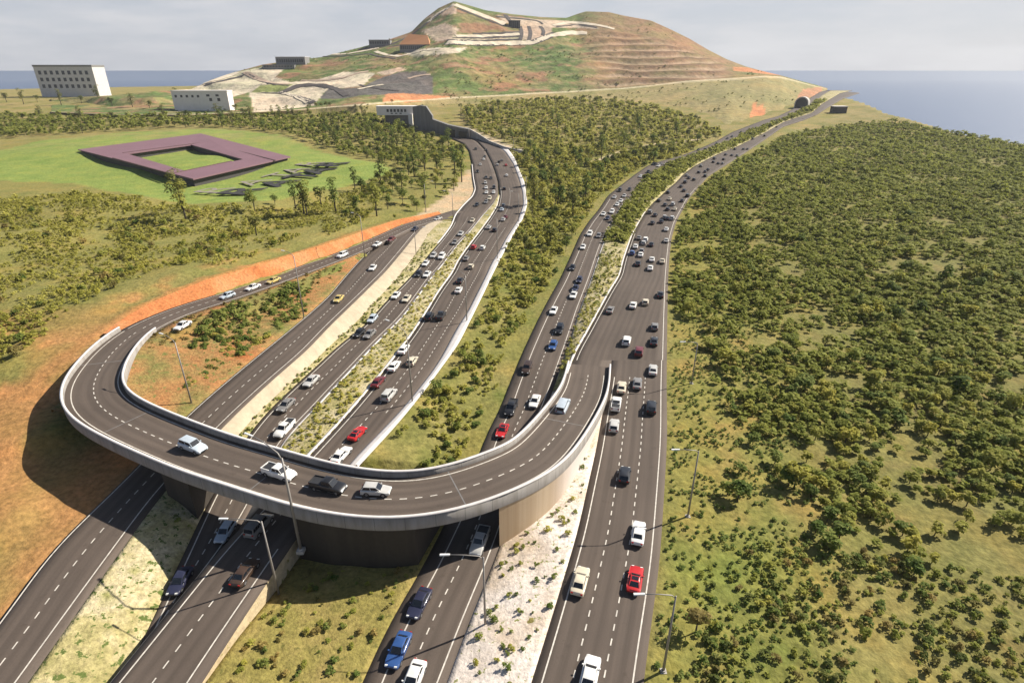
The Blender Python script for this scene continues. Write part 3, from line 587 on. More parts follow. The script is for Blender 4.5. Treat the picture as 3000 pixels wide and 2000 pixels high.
# curved retaining wall under the near parapet, from the nose to where the road passes below
jw = int(np.argmin(np.linalg.norm(o3[:90, :2] - P(1462, 1455, 7.5)[:2], axis=1)))
wl = offset(OUTL, .1)[1:jw + 1, :3]
gz = land(wl[:, 0], wl[:, 1], False) - 1.2
top = wl - up*np.clip(wl[:, 2:3] + 1.6, .2, 1.15)*.98
bot = wl.copy(); bot[:, 2] = np.minimum(gz, top[:, 2] - .1)
wallrows = [top[::-1], bot[::-1]]
R = np.stack(wallrows); sx_ = np.r_[0, np.cumsum(np.linalg.norm(np.diff(R[0, :, :2], axis=0), axis=1))]
n_ = R.shape[1]; ff = np.array([(q, q + n_, q + n_ + 1, q + 1) for q in range(n_ - 1)])
uvw = np.concatenate([np.stack([sx_, R[0, :, 2]], 1), np.stack([sx_, R[1, :, 2]], 1)])
link('retaining_wall', mesh('retaining_wall', R.reshape(-1, 3), ff, True, uv=uvw), fly, [MAT['wall_tan']])
# inner wall of the ramp and the walls the deck stands on
iw = i3[3:jw + 6]; wi = offset(INL, -.1)[3:jw + 6, :3]; bi_ = wi.copy(); bi_[:, 2] = land(wi[:, 0], wi[:, 1], False) - 1.0; ti_ = wi - up*np.clip(wi[:, 2:3] + 1.6, .2, 1.15)*.98; bi_[:, 2] = np.minimum(bi_[:, 2], ti_[:, 2] - .1)
jj = int(np.argmin(np.linalg.norm(wi[:, :2] - P(1560, 1240, 6)[:2], axis=1)))
grid_mesh('retaining_wall', [ti_[:jj], bi_[:jj]], 'concrete', fly, smooth=True, flip=False)
ew = np.stack([o3[jw], i3[min(jw + 5, len(i3) - 1)]]);
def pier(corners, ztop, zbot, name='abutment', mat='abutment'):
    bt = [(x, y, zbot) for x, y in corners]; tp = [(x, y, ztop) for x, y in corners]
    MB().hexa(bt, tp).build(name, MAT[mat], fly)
def dn(px, py, z): q = P(px, py, z); return (q[0], q[1])
def deckpt(px_out_x, t):                                 # a point under the deck: t across from the near edge, at a pixel column of the near edge
    pp = project(o3 + up*1.05)[0]; c = [q for q in range(iE) if o3[q, 1] < 95]; q = min(c, key=lambda q: abs(pp[q] - px_out_x))
    v_ = o3[q] + (i3[q] - o3[q])*t; return (v_[0], v_[1])
def roadx(idx, Y, side): nm, Yr, a, b = ROADS[idx]; return float(np.interp(Y, Yr, (a if side == 0 else b)[:, 0]))
def wall_between(ra, sa, rb, sb, gap=.5):                # solid wall block between two carriageways beneath the deck
    def cross(pl, idx, side, g):
        best = min(range(iE), key=lambda q: abs(pl[q, 0] - (roadx(idx, pl[q, 1], side) + g)) + (0 if pl[q, 1] < 110 else 1e3))
        return best
    a0, a1 = cross(offset(OUTL, .8), ra, sa, gap), cross(offset(INL, -.8), ra, sa, gap)
    b0, b1 = cross(offset(OUTL, .8), rb, sb, -gap), cross(offset(INL, -.8), rb, sb, -gap)
    oo, ii = offset(OUTL, .8), offset(INL, -.8)
    near = [tuple(oo[q, :2]) for q in range(a0, b0 - 1, -1)]; farr = [tuple(ii[q, :2]) for q in range(b1, a1 + 1)]
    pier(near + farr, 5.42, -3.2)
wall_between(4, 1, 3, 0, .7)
def wall_left(ra, sa, gap, wide):                        # a pier along the left side of a carriageway
    oo, ii = offset(OUTL, .8), offset(INL, -.8)
    def cr(pl, g): return min((q for q in range(iE) if pl[q, 1] < 110), key=lambda q: abs(pl[q, 0] - (roadx(ra, pl[q, 1], sa) - g)))
    a0, a1, b0, b1 = cr(oo, gap), cr(ii, gap), cr(oo, gap + wide), cr(ii, gap + wide)
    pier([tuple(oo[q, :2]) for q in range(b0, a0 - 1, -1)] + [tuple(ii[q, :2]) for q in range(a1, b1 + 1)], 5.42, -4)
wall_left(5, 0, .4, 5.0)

# ------------------------------------------------------------------ the hill behind
from mathutils.bvhtree import BVHTree
HC = [(150, 330, 329, 700, 288, 800), (330, 342, 337, 620, 280, 820), (450, 345, 336, 620, 268, 900), (560, 345, 336, 640, 262, 1000), (620, 341, 334, 650, 234, 1050), (680, 340, 332, 660, 214, 1100), (768, 338, 329, 680, 190, 1150), (850, 336, 324, 700, 178, 1180), (940, 334, 317, 720, 168, 1200), (1050, 332, 309, 760, 141, 1230), (1141, 328, 301, 800, 116, 1260), (1205, 324, 296, 830, 94, 1290), (1244, 320, 294, 850, 55, 1310), (1285, 317, 291, 870, 24, 1330), (1330, 314, 288, 890, 4, 1340), (1380, 312, 285, 905, 18, 1340), (1424, 310, 283, 920, 31, 1340), (1500, 308, 279, 940, 42, 1350), (1590, 306, 273, 960, 51, 1360), (1660, 304, 270, 975, 53, 1380), (1690, 303, 268, 985, 42, 1410), (1716, 303, 266, 990, 34, 1420), (1783, 302, 262, 1005, 36, 1420), (1825, 302, 259.8, 1010, 46, 1415), (1908, 306, 251, 1020, 61, 1400), (1963, 314, 244, 1025, 86, 1375), (2018, 325, 238, 1030, 113, 1350), (2074, 350, 234, 1038, 146, 1320), (2129, 392, 231, 1045, 174, 1300), (2184, 370, 227, 1058, 195, 1280), (2239, 351, 223, 1070, 210, 1260), (2290, 338, 226, 1110, 222, 1250), (2336, 314, 238, 1190, 235, 1250), (2390, 280, 253, 1300, 249, 1340), (2424, 265, 261, 1350, 259, 1400)]
HC = np.array(HC, float)
for q in HC:
    if q[0] < 1000: q[3] = float(P(q[0], q[2], 3.0 + 3.0*max(0, (q[0] - 700)/300))[1]); q[5] = max(q[5], q[3] + 170); hx = np.r_[np.linspace(150, 2424, 360)]
hc = np.stack([np.interp(hx, HC[:, 0], HC[:, k]) for k in range(6)], 1)
rows = []; NF, NS, NB = 14, 120, 8
foot = np.array([P(q[0], q[1], 0) for q in hc]); foot[:, 2] -= 2.5
crm = np.array([PD(q[0], q[2], q[3]) for q in hc]); rid = np.array([PD(q[0], q[4], q[5]) for q in hc])
for s in np.linspace(0, 1, NF + 1)[:-1]:
    r = foot + (crm - foot)*s; r[:, 2] = foot[:, 2] + (crm[:, 2] - foot[:, 2])*s**1.15; r[:, 2] += (1.6*fbm(r[:, 0], r[:, 1], 70, 4) + 1.2*fbm(r[:, 0], r[:, 1], 25, 5))*math.sin(math.pi*s); rows.append(r)
rows.append(crm.copy()); r = crm + (rid - crm)*.012; r[:, 2] = crm[:, 2] + .3; rows.append(r)
TL = []
hgt = np.clip((rid[:, 2] - crm[:, 2])/120, 0, 1)
for s in np.linspace(.012, 1, NS)[1:]:
    r = np.array([PD(q[0], q[2] + (q[4] - q[2])*s, q[3] + (q[5] - q[3])*s**1.08) for q in hc])
    k = math.sin(math.pi*min(1, s))**.6
    dz = (7*fbm(r[:, 0], r[:, 1], 260, 1) + 4.5*fbm(r[:, 0], r[:, 1], 90, 2) + 1.6*fbm(r[:, 0], r[:, 1], 30, 3))*k*hgt
    tz = np.clip((hc[:, 0] - 1700)/90, 0, 1)*np.clip((2150 - hc[:, 0])/60, 0, 1)*np.clip((.80 - s)/.12, 0, 1)*np.clip(s/.06, 0, 1)
    ph = (r[:, 2] + 7*fbm(r[:, 0], r[:, 1], 260, 7))/11.5; fr = ph - np.floor(ph); TL.append((len(rows), tz, fr)); dz = dz*(1 - .75*tz) + tz*11.5*(np.clip((fr - .45)/.35, 0, 1) - fr)*.75
    tl = np.clip((1000 - hc[:, 0])/120, 0, 1)*np.clip(s/.1, 0, 1)*np.clip((1 - s)/.15, 0, 1)
    ph = (r[:, 2] + 5*fbm(r[:, 0], r[:, 1], 200, 3))/14; fr = ph - np.floor(ph); dz = dz + tl*14*(np.clip((fr - .6)/.25, 0, 1) - fr)*.6
    r[:, 2] += dz; rows.append(r)
for s in np.linspace(0, 1, NB + 1)[1:]:
    r = rid.copy(); sc_ = 1 + .5*s; r[:, :2] *= sc_; r[:, 2] = rid[:, 2] + (-35 - rid[:, 2])*s**1.2; rows.append(r)
HR = np.stack(rows); TZ = np.zeros(HR.shape[:2]); FR = np.zeros(HR.shape[:2])
for (ri, tz_, fr_) in TL: TZ[ri] = tz_; FR[ri] = fr_; mr_, mc_ = HR.shape[:2]
i, j = np.meshgrid(np.arange(mr_ - 1), np.arange(mc_ - 1), indexing='ij'); a = (i*mc_ + j).ravel()
hf = np.stack([a, a + 1, a + mc_ + 1, a + mc_], 1)
hme = mesh('hill', HR.reshape(-1, 3), hf, True)
px_, py_, _ = project(HR)
x_, y_, z_ = HR[..., 0], HR[..., 1], HR[..., 2]
q1, q2, q3 = fbm(x_, y_, 170, 2), fbm(x_, y_, 70, 5), fbm(x_, y_ + z_*2, 40, 8)
hcol = np.zeros(HR.shape) + np.array((.25, .215, .095))
hcol = blend(hcol, sm(q1 + .5*q2, -.25, .1), (.135, .185, .060)); hcol = blend(hcol, sm(q2 - .4*q1, .12, .34), (.30, .175, .105)); hcol = blend(hcol, sm(q3 + .4*q1, .12, .36)*.75, (.090, .125, .045)); hcol = blend(hcol, sm(-q3, .2, .45)*.6, (.36, .26, .16))
up_ = np.clip((230 - py_)/60, 0, 1)
hcol = blend(hcol, sm(px_ + 110*q2 + 60*q3, 1670, 1790)*sm(-px_, -2200, -2120)*.85, (.34, .20, .125)); hcol = blend(hcol, sm(px_, 1690, 1800)*sm(q2, -.1, .35)*.6, (.25, .22, .09))
def pm(pts): return inpoly(pts, px_, py_)
front = np.arange(mr_)[:, None] < NF
hcol = blend(hcol, front*1.0, (.34, .27, .13)); hcol = blend(hcol, front*sm(q2, 0, .4)*.8, (.24, .22, .085)); hcol = blend(hcol, front*sm(px_, 1950, 2100)*.5, (.27, .25, .12))
cream, soil, orange, drk = (.62, .52, .40), (.50, .38, .29), (.55, .24, .12), (.14, .125, .12)
for pts, c in [([(520, 330), (520, 262), (575, 252), (712, 208), (765, 198), (832, 203), (806, 226), (848, 241), (925, 236), (925, 309), (746, 332), (729, 271)], cream),
               ([(763, 249), (857, 247), (823, 271), (737, 271)], (.30, .31, .12)), ([(925, 236), (1005, 211), (1100, 214), (1064, 252), (960, 262), (925, 300)], cream),
               ([(960, 262), (1060, 257), (1105, 232), (1175, 211), (1244, 208), (1270, 228), (1270, 276), (1175, 276), (1064, 279), (1000, 290), (935, 290)], drk),
               ([(1130, 276), (1175, 273), (1313, 282), (1330, 288), (1203, 300), (1120, 300)], orange), ([(1100, 214), (1175, 196), (1190, 205), (1130, 222)], soil),
               ([(1306, 68), (1345, 86), (1327, 113), (1282, 125), (1258, 107), (1235, 90)], soil), ([(1526, 77), (1621, 77), (1615, 95), (1556, 122), (1523, 119)], soil),
               ([(1330, 103), (1523, 95), (1523, 126), (1311, 126)], (.56, .47, .33)), ([(1240, 58), (1330, 12), (1340, 40), (1290, 45)], soil), ([(1175, 150), (1285, 140), (1370, 140), (1345, 155), (1210, 166)], cream),
               ([(1455, 45), (1590, 58), (1720, 66), (1760, 85), (1640, 82), (1526, 76), (1480, 66)], (.54, .43, .33)),
               ([(2145, 196), (2190, 198), (2290, 222), (2230, 216), (2150, 208)], orange), ([(2200, 335), (2205, 300), (2240, 318), (2245, 352), (2190, 372)], orange), ([(2330, 300), (2350, 262), (2410, 255), (2400, 280)], (.42, .22, .13))]:
    mm = pm(pts) & (np.arange(mr_)[:, None] <= NF + NS); hcol[mm] = np.array(c)*(1 + .18*q3[mm][:, None])
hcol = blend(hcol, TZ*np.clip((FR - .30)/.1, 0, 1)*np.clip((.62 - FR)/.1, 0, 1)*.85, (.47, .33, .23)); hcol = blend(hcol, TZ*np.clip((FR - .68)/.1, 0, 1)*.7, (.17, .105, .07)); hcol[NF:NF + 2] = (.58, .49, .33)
setcol(hme, hcol); hill = struct(link('hill', hme, None, [MAT['hill_ground']]))
HB = BVHTree.FromPolygons([tuple(v) for v in HR.reshape(-1, 3)], [tuple(int(t_) for t_ in q) for q in hf])
def hit(px, py):
    d = Vector(ray(px, py)).normalized(); r = HB.ray_cast(Vector((0, 0, CAM_H)), d)
    return None if r[0] is None else np.array(r[0])
plain('track_brown', (.17, .11, .07), .95, var=.2, vs=.1); plain('track_cream', (.62, .53, .40), .95, var=.2, vs=.1); plain('track_dark', (.075, .062, .058), .9, var=.25, vs=.1); plain('track_soil', (.42, .31, .23), .95, var=.2, vs=.1)
def drape(pts, width, mat, lift=.7):
    P2 = dens(np.array([(x, y, 0) for x, y in pts], float), 3.0, 6.0); c = [hit(x, y) for x, y, _ in P2]; c = [q for q in c if q is not None]
    if len(c) < 3: return
    c = np.array(c); keep = [0]
    for q in range(1, len(c)):
        if np.linalg.norm(c[q] - c[keep[-1]]) < 60: keep.append(q)
    c = dens(c[keep], 3.0, 6.0); t = np.gradient(c[:, :2], axis=0); t /= np.linalg.norm(t, axis=1)[:, None] + 1e-9; n = np.stack([t[:, 1], -t[:, 0]], 1); rows = []
    for s in (-1, -.33, .33, 1):
        r = c.copy(); r[:, :2] += n*s*width/2
        for q in range(len(r)):
            h_ = HB.ray_cast(Vector((r[q, 0], r[q, 1], 400)), Vector((0, 0, -1))); r[q, 2] = (h_[0].z if h_[0] is not None else c[q, 2]) + lift
        rows.append(r)
    grid_mesh('hill_track', rows, mat, smooth=True, kind='structure', flip=True)
for pts, w_, mt in [([(1050, 146), (1110, 141), (1154, 129), (1205, 106), (1243, 75), (1273, 52), (1322, 18)], 9, 'track_dark'), ([(1255, 66), (1285, 40), (1332, 14)], 9, 'track_cream'),
                    ([(1333, 15), (1392, 38), (1437, 55), (1481, 72)], 16, 'track_cream'), ([(1340, 26), (1392, 46), (1437, 63), (1481, 79), (1523, 84)], 5, 'track_dark'),
                    ([(1386, 100), (1450, 99), (1523, 95)], 5, 'track_dark'), ([(1336, 107), (1420, 107), (1523, 101)], 8, 'track_cream'), ([(1326, 112), (1420, 113), (1523, 107)], 4, 'track_dark'),
                    ([(1309, 119), (1420, 120), (1523, 116)], 4, 'track_dark'), ([(1309, 126), (1437, 129), (1556, 127), (1615, 105), (1675, 96), (1720, 98)], 14, 'track_cream'), ([(1300, 131), (1437, 134), (1560, 132), (1620, 110)], 4, 'track_dark'),
                    ([(1524, 78), (1530, 98), (1524, 119)], 7, 'track_dark'), ([(1549, 78), (1556, 98), (1550, 119)], 7, 'track_dark'), ([(1583, 78), (1596, 92), (1590, 104)], 7, 'track_dark'), ([(1556, 122), (1621, 96)], 5, 'track_dark'),
                    ([(1480, 44), (1490, 58), (1500, 70)], 9, 'track_dark'), ([(1455, 50), (1530, 56), (1580, 62), (1590, 72)], 5, 'track_dark'), ([(1620, 75), (1680, 66), (1760, 76), (1800, 86)], 10, 'track_cream'), ([(1630, 80), (1690, 73), (1750, 82)], 4, 'track_dark'),
                    ([(560, 256), (640, 233), (700, 212)], 14, 'track_cream'), ([(717, 212), (763, 236), (806, 246), (848, 248)], 9, 'track_soil'), ([(720, 214), (766, 240), (808, 250), (850, 252)], 4, 'track_dark'),
                    ([(760, 273), (823, 274), (880, 250), (940, 249), (985, 262), (1015, 282)], 9, 'track_dark'), ([(820, 272), (870, 284), (905, 300)], 9, 'track_cream'), ([(825, 275), (880, 285), (920, 303)], 8, 'track_dark'),
                    ([(945, 160), (1010, 160), (1075, 149), (1110, 141)], 9, 'track_cream'), ([(940, 167), (1010, 165), (1080, 158), (1110, 166), (1160, 173)], 5, 'track_dark'), ([(1100, 152), (1140, 164), (1175, 166), (1230, 150), (1290, 143)], 9, 'track_cream'),
                    ([(600, 250), (660, 236), (715, 222)], 8, 'track_dark'), ([(1050, 262), (1090, 254), (1123, 249)], 5, 'track_cream'), ([(880, 238), (960, 236), (1010, 228), (1050, 214), (1080, 210)], 8, 'track_soil'), ([(1140, 138), (1210, 128), (1262, 128)], 5, 'track_dark'), ([(1050, 250), (1120, 262), (1170, 268)], 6, 'track_dark'), ([(1197, 232), (1225, 222), (1262, 220)], 5, 'track_soil')]:
    drape(pts, w_, mt)


# ------------------------------------------------------------------ foliage
def cloud(blobs, n, size, rg, tint=(.15, .85), flat=.0):
    """leaf-sized faces spread over and through a few lobes; blobs: (x, y, z, rx, rz)"""
    B = np.array(blobs, float); wt = B[:, 3]**2; k = rg.choice(len(B), n, p=wt/wt.sum())
    d = rg.normal(size=(n, 3)); d /= np.linalg.norm(d, axis=1)[:, None]; d[:, 2] = np.where((d[:, 2] < -.35) & (rg.random(n) < .8), -d[:, 2], d[:, 2])
    rad = rg.uniform(.80, 1.10, n)
    c = B[k, :3] + d*np.stack([B[k, 3], B[k, 3], B[k, 4]], 1)*rad[:, None]
    nn = d*.7 + rg.normal(size=(n, 3))*.38 + np.array([.25, .0, 1.25]); nn /= np.linalg.norm(nn, axis=1)[:, None]
    a = np.cross(nn, rg.normal(size=(n, 3))); a /= np.linalg.norm(a, axis=1)[:, None]; b = np.cross(nn, a)
    s = size*rg.uniform(.6, 1.35, n)[:, None]; e = rg.uniform(.55, 1.0, n)[:, None]
    V = np.stack([c - a*s - b*s*e*.4, c + b*s*e*-.9 + a*s*.1, c + a*s + b*s*e*.3, c + b*s*e - a*s*.15], 1).reshape(-1, 3)
    bt = rg.uniform(-.18, .18, len(B))
    return V, np.clip(rg.uniform(tint[0], tint[1], n) + bt[k], 0, 1)
def leafmesh(name, V, t):
    n = len(V)//4; me = mesh(name, V, np.arange(4*n).reshape(n, 4)); at_ = me.attributes.new('tint', 'FLOAT', 'FACE'); at_.data.foreach_set('value', t.astype(np.float32)); return me
def blobs_round(r, h, n, rg, base=.25):
    o = []
    for _ in range(n):
        a = rg.uniform(0, 6.28); q = r*.62*math.sqrt(rg.random()); z = h*(base + (1 - base)*rg.uniform(.25, .8)); rr = r*rg.uniform(.34, .56)
        o.append((q*math.cos(a), q*math.sin(a), z, rr, rr*rg.uniform(.75, 1.1)))
    return o
def trunkmesh(name, h, r, rg, limbs=4, spread=1.0, top=.75):
    m = MB(); lean = rg.normal(size=2)*.03*h
    pts = [(0, 0, -.4), (lean[0]*.2, lean[1]*.2, h*.3), (lean[0]*.7, lean[1]*.7, h*.6), (lean[0], lean[1], h*top)]
    m.tube(pts, [r*1.25, r, r*.72, r*.35], 7)
    for _ in range(limbs):
        a = rg.uniform(0, 6.28); z0 = h*rg.uniform(.4, .7); m.tube([(lean[0]*z0/h, lean[1]*z0/h, z0), (spread*.5*math.cos(a), spread*.5*math.sin(a), z0 + h*.12), (spread*math.cos(a), spread*math.sin(a), z0 + h*.22)], [r*.5, r*.35, r*.12], 5)
    return m.mesh(name, True)
rg = np.random.default_rng(11)
PROTO = {}
def proto(kind, k, blobs_fn, n, size, tr, tint=(.15, .85)):
    L = []
    for _ in range(k):
        V_, t_ = cloud(blobs_fn(), n, size, rg, tint); L.append((leafmesh('crown', V_, t_), trunkmesh('trunk', *tr[:2], rg, *tr[2:]), V_, t_))
    PROTO[kind] = L
proto('mangrove', 6, lambda: blobs_round(1.7, 3.6, 7, rg, .2), 230, .30, (2.6, .10, 4, .9))
proto('bush', 6, lambda: blobs_round(1.0, 1.25, 6, rg, .05), 190, .17, (.8, .05, 3, .5))
proto('shrub', 5, lambda: blobs_round(.5, .6, 5, rg, .05), 90, .11, (.4, .03, 3, .25))
proto('tree', 6, lambda: blobs_round(2.8, 7.5, 9, rg, .3), 420, .36, (6.0, .20, 5, 1.6))
proto('gum', 5, lambda: [(rg.normal()*.9, rg.normal()*.9, z, rg.uniform(1.0, 1.8), rg.uniform(.7, 1.2)) for z in np.linspace(5.0, 12.5, 11)], 520, .36, (12.0, .26, 7, 1.5))
proto('palm', 4, lambda: [(0, 0, 10.6, 1.9, 1.5), (.8, .2, 10.2, 1.2, 1.2), (-.7, .4, 10.1, 1.2, 1.2), (0, -.8, 11.3, 1.2, 1.1)], 200, .42, (10.4, .17, 0, 1, .95))
proto('poplar', 2, lambda: [(rg.normal()*.5, rg.normal()*.5, z, 1.9*math.sin(math.pi*(z - 1)/17)**.6 + .3, 1.3) for z in np.linspace(3.5, 16.0, 12)], 520, .42, (12.0, .28, 5, 1.4))
LOD = {}
for kind, n, size in [('mangrove', 46, .62), ('bush', 40, .34), ('shrub', 26, .2), ('tree', 60, .95)]:
    src = {'mangrove': (1.7, 3.6, 7, .2), 'bush': (1.0, 1.25, 6, .05), 'shrub': (.5, .6, 5, .05), 'tree': (2.8, 7.5, 9, .3)}[kind]
    LOD[kind] = [cloud(blobs_round(*src[:3], rg, src[3]), n, size, rg) for _ in range(6)]
def visible(p, mg=250):
    a, b, zc = project(p); return (a > -mg) & (a < 3000 + mg) & (b > -50) & (b < 2000 + mg*1.4) & (zc > 5)
def scatter(region, spacing, grow=0.0, jit=.9, ybase=90.0):
    """jittered points inside a world polygon, more widely spaced the farther they stand"""
    xs, ysm = [q[0] for q in region], [q[1] for q in region]; out = []; y = min(ysm)
    while y < max(ysm):
        s = spacing*(1 + grow*max(0, y - ybase)/100.0); x = min(xs) + rng.uniform(0, s)
        while x < max(xs): out.append((x + rng.uniform(-.5, .5)*s*jit, y + rng.uniform(-.5, .5)*s*jit, s/spacing)); x += s
        y += s*.87
    o = np.array(out); o = o[inpoly(region, o[:, 0], o[:, 1])]
    return o
RB = [np.r_[a[:, :2], b[::-1, :2]] for _, _, a, b in ROADS]
def clear(o, d=1.2, rib=True):
    m, _ = road_mask(o[:, 0], o[:, 1]); k = m > d
    k &= np.min(np.hypot(o[:, None, 0] - pp_[None, ::2, 0], o[:, None, 1] - pp_[None, ::2, 1]), 1) > d + 4.5
    if rib:
        A_ = np.vstack([offset(OUTL, -d)[:, :2], INL[::-1, :2]]); k &= ~inpoly(A_, o[:, 0], o[:, 1])
    return o[k]
def put(o):                                              # heights, culled to what the picture can see
    z = land(o[:, 0], o[:, 1]); p = np.stack([o[:, 0], o[:, 1], z], 1); k = visible(p) & (z > -8)
    return p[k], o[k, 2]
def stuff(name, kind, pts, scale, mat, label, flat=1.0):
    L = LOD[kind]; VV, TT = [], []; n = len(pts); pick = rng.integers(0, len(L), n)
    for v in range(len(L)):
        q = np.where(pick == v)[0]
        if not len(q): continue
        V_, t_ = L[v]; th = rng.uniform(0, 6.28, len(q)); c, s = np.cos(th)[:, None], np.sin(th)[:, None]; sc_ = scale[q][:, None]; sz = sc_*flat*rng.uniform(.8, 1.25, len(q))[:, None]
        X = (V_[None, :, 0]*c - V_[None, :, 1]*s)*sc_ + pts[q][:, None, 0]; Yq = (V_[None, :, 0]*s + V_[None, :, 1]*c)*sc_ + pts[q][:, None, 1]; Z = V_[None, :, 2]*sz + pts[q][:, None, 2]
        VV.append(np.stack([X, Yq, Z], -1).reshape(-1, 3)); TT.append(np.clip(t_[None] + .10 + rng.uniform(-.26, .22, len(q))[:, None] + .30*fbm(pts[q][:, 0], pts[q][:, 1], 70, 3)[:, None], 0, 1).ravel())
    if not VV: return
    o = link(name, leafmesh(name, np.concatenate(VV), np.concatenate(TT)), None, [MAT[mat]]); o['kind'] = 'stuff'; tag(o, label, name.replace('_', ' ')); return o
cnt = {}
def plant(kind, name, p, s, mat, label, cat, group=None, hs=None):
    cr_, tk_, _, _ = PROTO[kind][int(rng.integers(0, len(PROTO[kind])))]
    o = bpy.data.objects.new(name, None); COL.objects.link(o); o.empty_display_size = .3; o.location = p; o.rotation_euler = (0, 0, float(rng.uniform(0, 6.28)))
    o.scale = (s, s, s if hs is None else hs); tag(o, label, cat, group)
    for nm, me, mm in (('crown', cr_, mat), ('trunk', tk_, 'bark')):
        c = bpy.data.objects.new(nm, me); COL.objects.link(c); c.parent = o
        if len(me.materials) == 0: me.materials.append(None)
        c.material_slots[0].link = 'OBJECT'; c.material_slots[0].material = MAT[mm]
    return o
def individuals(kind, name, pts, sc_, nmax, mats, label, cat, group, stuff_name, stuff_label, sk=None, flat=1.0):
    _, _, zc = project(pts); inside = (lambda a, b, c: (a > 0) & (a < 3000) & (b > 0) & (b < 2030))(*project(pts)); size = sc_/zc*np.where(inside, 1, .001)
    od = np.argsort(-size); near, rest = od[:nmax], od[nmax:]
    for q in near:
        m = mats[int(rng.integers(0, len(mats)))]; plant(kind, name, pts[q], float(sc_[q]), m, label, cat, group, float(sc_[q])*flat*float(rng.uniform(.85, 1.4)))
    if len(rest):
        pk = rng.integers(0, len(mats), len(rest)); um = sorted(set(mats), key=mats.index)
        stuff(stuff_name, sk or kind, pts[rest], sc_[rest], um[0], stuff_label, flat)
# mangrove wood right of the wide road
WOOD = poly([(2002, 600), (1984, 700), (1976, 800), (1970, 925), (2058, 945), (2080, 1090), (2120, 1180), (2180, 1240), (2240, 1330), (2300, 1440), (2360, 1420), (2420, 1500), (2500, 1560), (2700, 1680), (3200, 1760), (3500, 1200), (3400, 470), (3050, 436), (2620, 352), (2440, 372), (2300, 398), (2240, 430), (2160, 475), (2082, 530)], 0)
o_ = clear(scatter(WOOD, 1.85, .26), 1.2); o_ = o_[fbm(o_[:, 0], o_[:, 1], 40, 9) + rng.uniform(-.22, .35, len(o_)) > np.interp(o_[:, 1], [60, 130, 220], [.02, -.12, -.22])]
pts, g_ = put(o_); sc_ = (g_*.62 + .38)*rng.uniform(.38, .80, len(pts))*np.where(rng.random(len(pts)) < .05, 1.6, 1)
individuals('mangrove', 'mangrove_tree', pts, sc_, 285, ['leaf_olive', 'leaf_olive', 'leaf_olive', 'leaf_green'], 'low round olive mangrove tree in the dense wood right of the wide road', 'mangrove tree', 'mangrove trees nearest the road', 'wood', 'dense olive wood stretching to the sea beyond the nearest mangroves', None, .80)
# bushes between the white apron and the two-lane road
Yb = ysteps(70, 560); ga, gb = byY(W_R, np.minimum(Yb, W_R[-1, 1])), byY(F_L, Yb)
MED = [tuple(q) for q in ga[Yb < W_R[-1, 1]][:, :2]] + [tuple(q) for q in gb[Yb < W_R[-1, 1]][::-1, :2]]
o_ = clear(scatter(MED, 1.75, .35), 1.2); o_ = o_[fbm(o_[:, 0], o_[:, 1], 22, 3) + rng.uniform(-.1, .25, len(o_)) > -.12]
dF = np.interp(o_[:, 1], Yb, gb[:, 0]) - o_[:, 0]; dW = o_[:, 0] - np.interp(o_[:, 1], W_R[:, 1], W_R[:, 0]); o_ = o_[(dF > 2.2 + 2.5*rng.random(len(o_))) & (dW > 1.6)]
pts, g_ = put(o_); sc_ = g_*rng.uniform(.4, 1.15, len(pts))*np.where(rng.random(len(pts)) < .1, 1.4, 1)
individuals('bush', 'bush', pts, sc_, 115, ['leaf_olive', 'leaf_green', 'leaf_olive', 'leaf_green'], 'rounded green bush among others on the strip right of the white concrete apron', 'bush', 'bushes on the strip beside the white apron', 'undergrowth', 'bushy undergrowth farther along the strip beside the white apron')
# woods around the tunnel and between the far roads
W1 = poly([(380, 343), (560, 341), (900, 338), (1120, 334), (1190, 352), (1215, 384), (1262, 396), (1320, 412), (1358, 440), (1366, 500), (1330, 545), (1260, 590), (1190, 632), (1090, 665), (1000, 650), (1060, 560), (1110, 510), (1180, 500), (1160, 480), (1010, 440), (900, 412), (720, 378), (560, 372), (300, 383), (0, 402), (-300, 430), (-300, 330), (0, 335)], 3)
W2 = poly([(1385, 382), (1345, 345), (1370, 318), (1480, 306), (1600, 297), (1800, 300), (2000, 335), (2130, 398), (2060, 420), (1940, 462), (1850, 505), (1790, 555), (1740, 620), (1690, 690), (1640, 790), (1470, 785), (1540, 660), (1560, 600), (1556, 540), (1530, 490), (1510, 455), (1590, 462), (1600, 452), (1480, 418)], 0)
for Wd, lab, sl_ in ((W1, 'leafy olive tree in the wood behind the lawn and left of the tunnel road', 'wood filling the ground behind the lawn up to the tunnel'), (W2, 'leafy olive tree in the wood between the tunnel road and the two-lane road', 'wood between the tunnel road and the wide roads')):
    o_ = clear(scatter(Wd, 4.6, .14, ybase=200), 2.0); o_ = o_[~inpoly(LAWN, o_[:, 0], o_[:, 1])]; o_ = o_[(o_[:, 1] > 430) | (rng.random(len(o_)) < .12 + .0016*np.maximum(0, o_[:, 1] - 200)) | (o_[:, 0] < -70)]; o_ = o_[fbm(o_[:, 0], o_[:, 1], 50, 3) + rng.uniform(-.2, .35, len(o_)) > -.25]
    pts, g_ = put(o_); sc_ = g_*rng.uniform(.42, 1.0, len(pts))*.8
    individuals('tree', 'woodland_tree', pts, sc_, 120, ['leaf_olive', 'leaf_green', 'leaf_dark'], lab, 'tree', lab.replace('leafy olive tree', 'trees'), 'wood', sl_, None, .8)
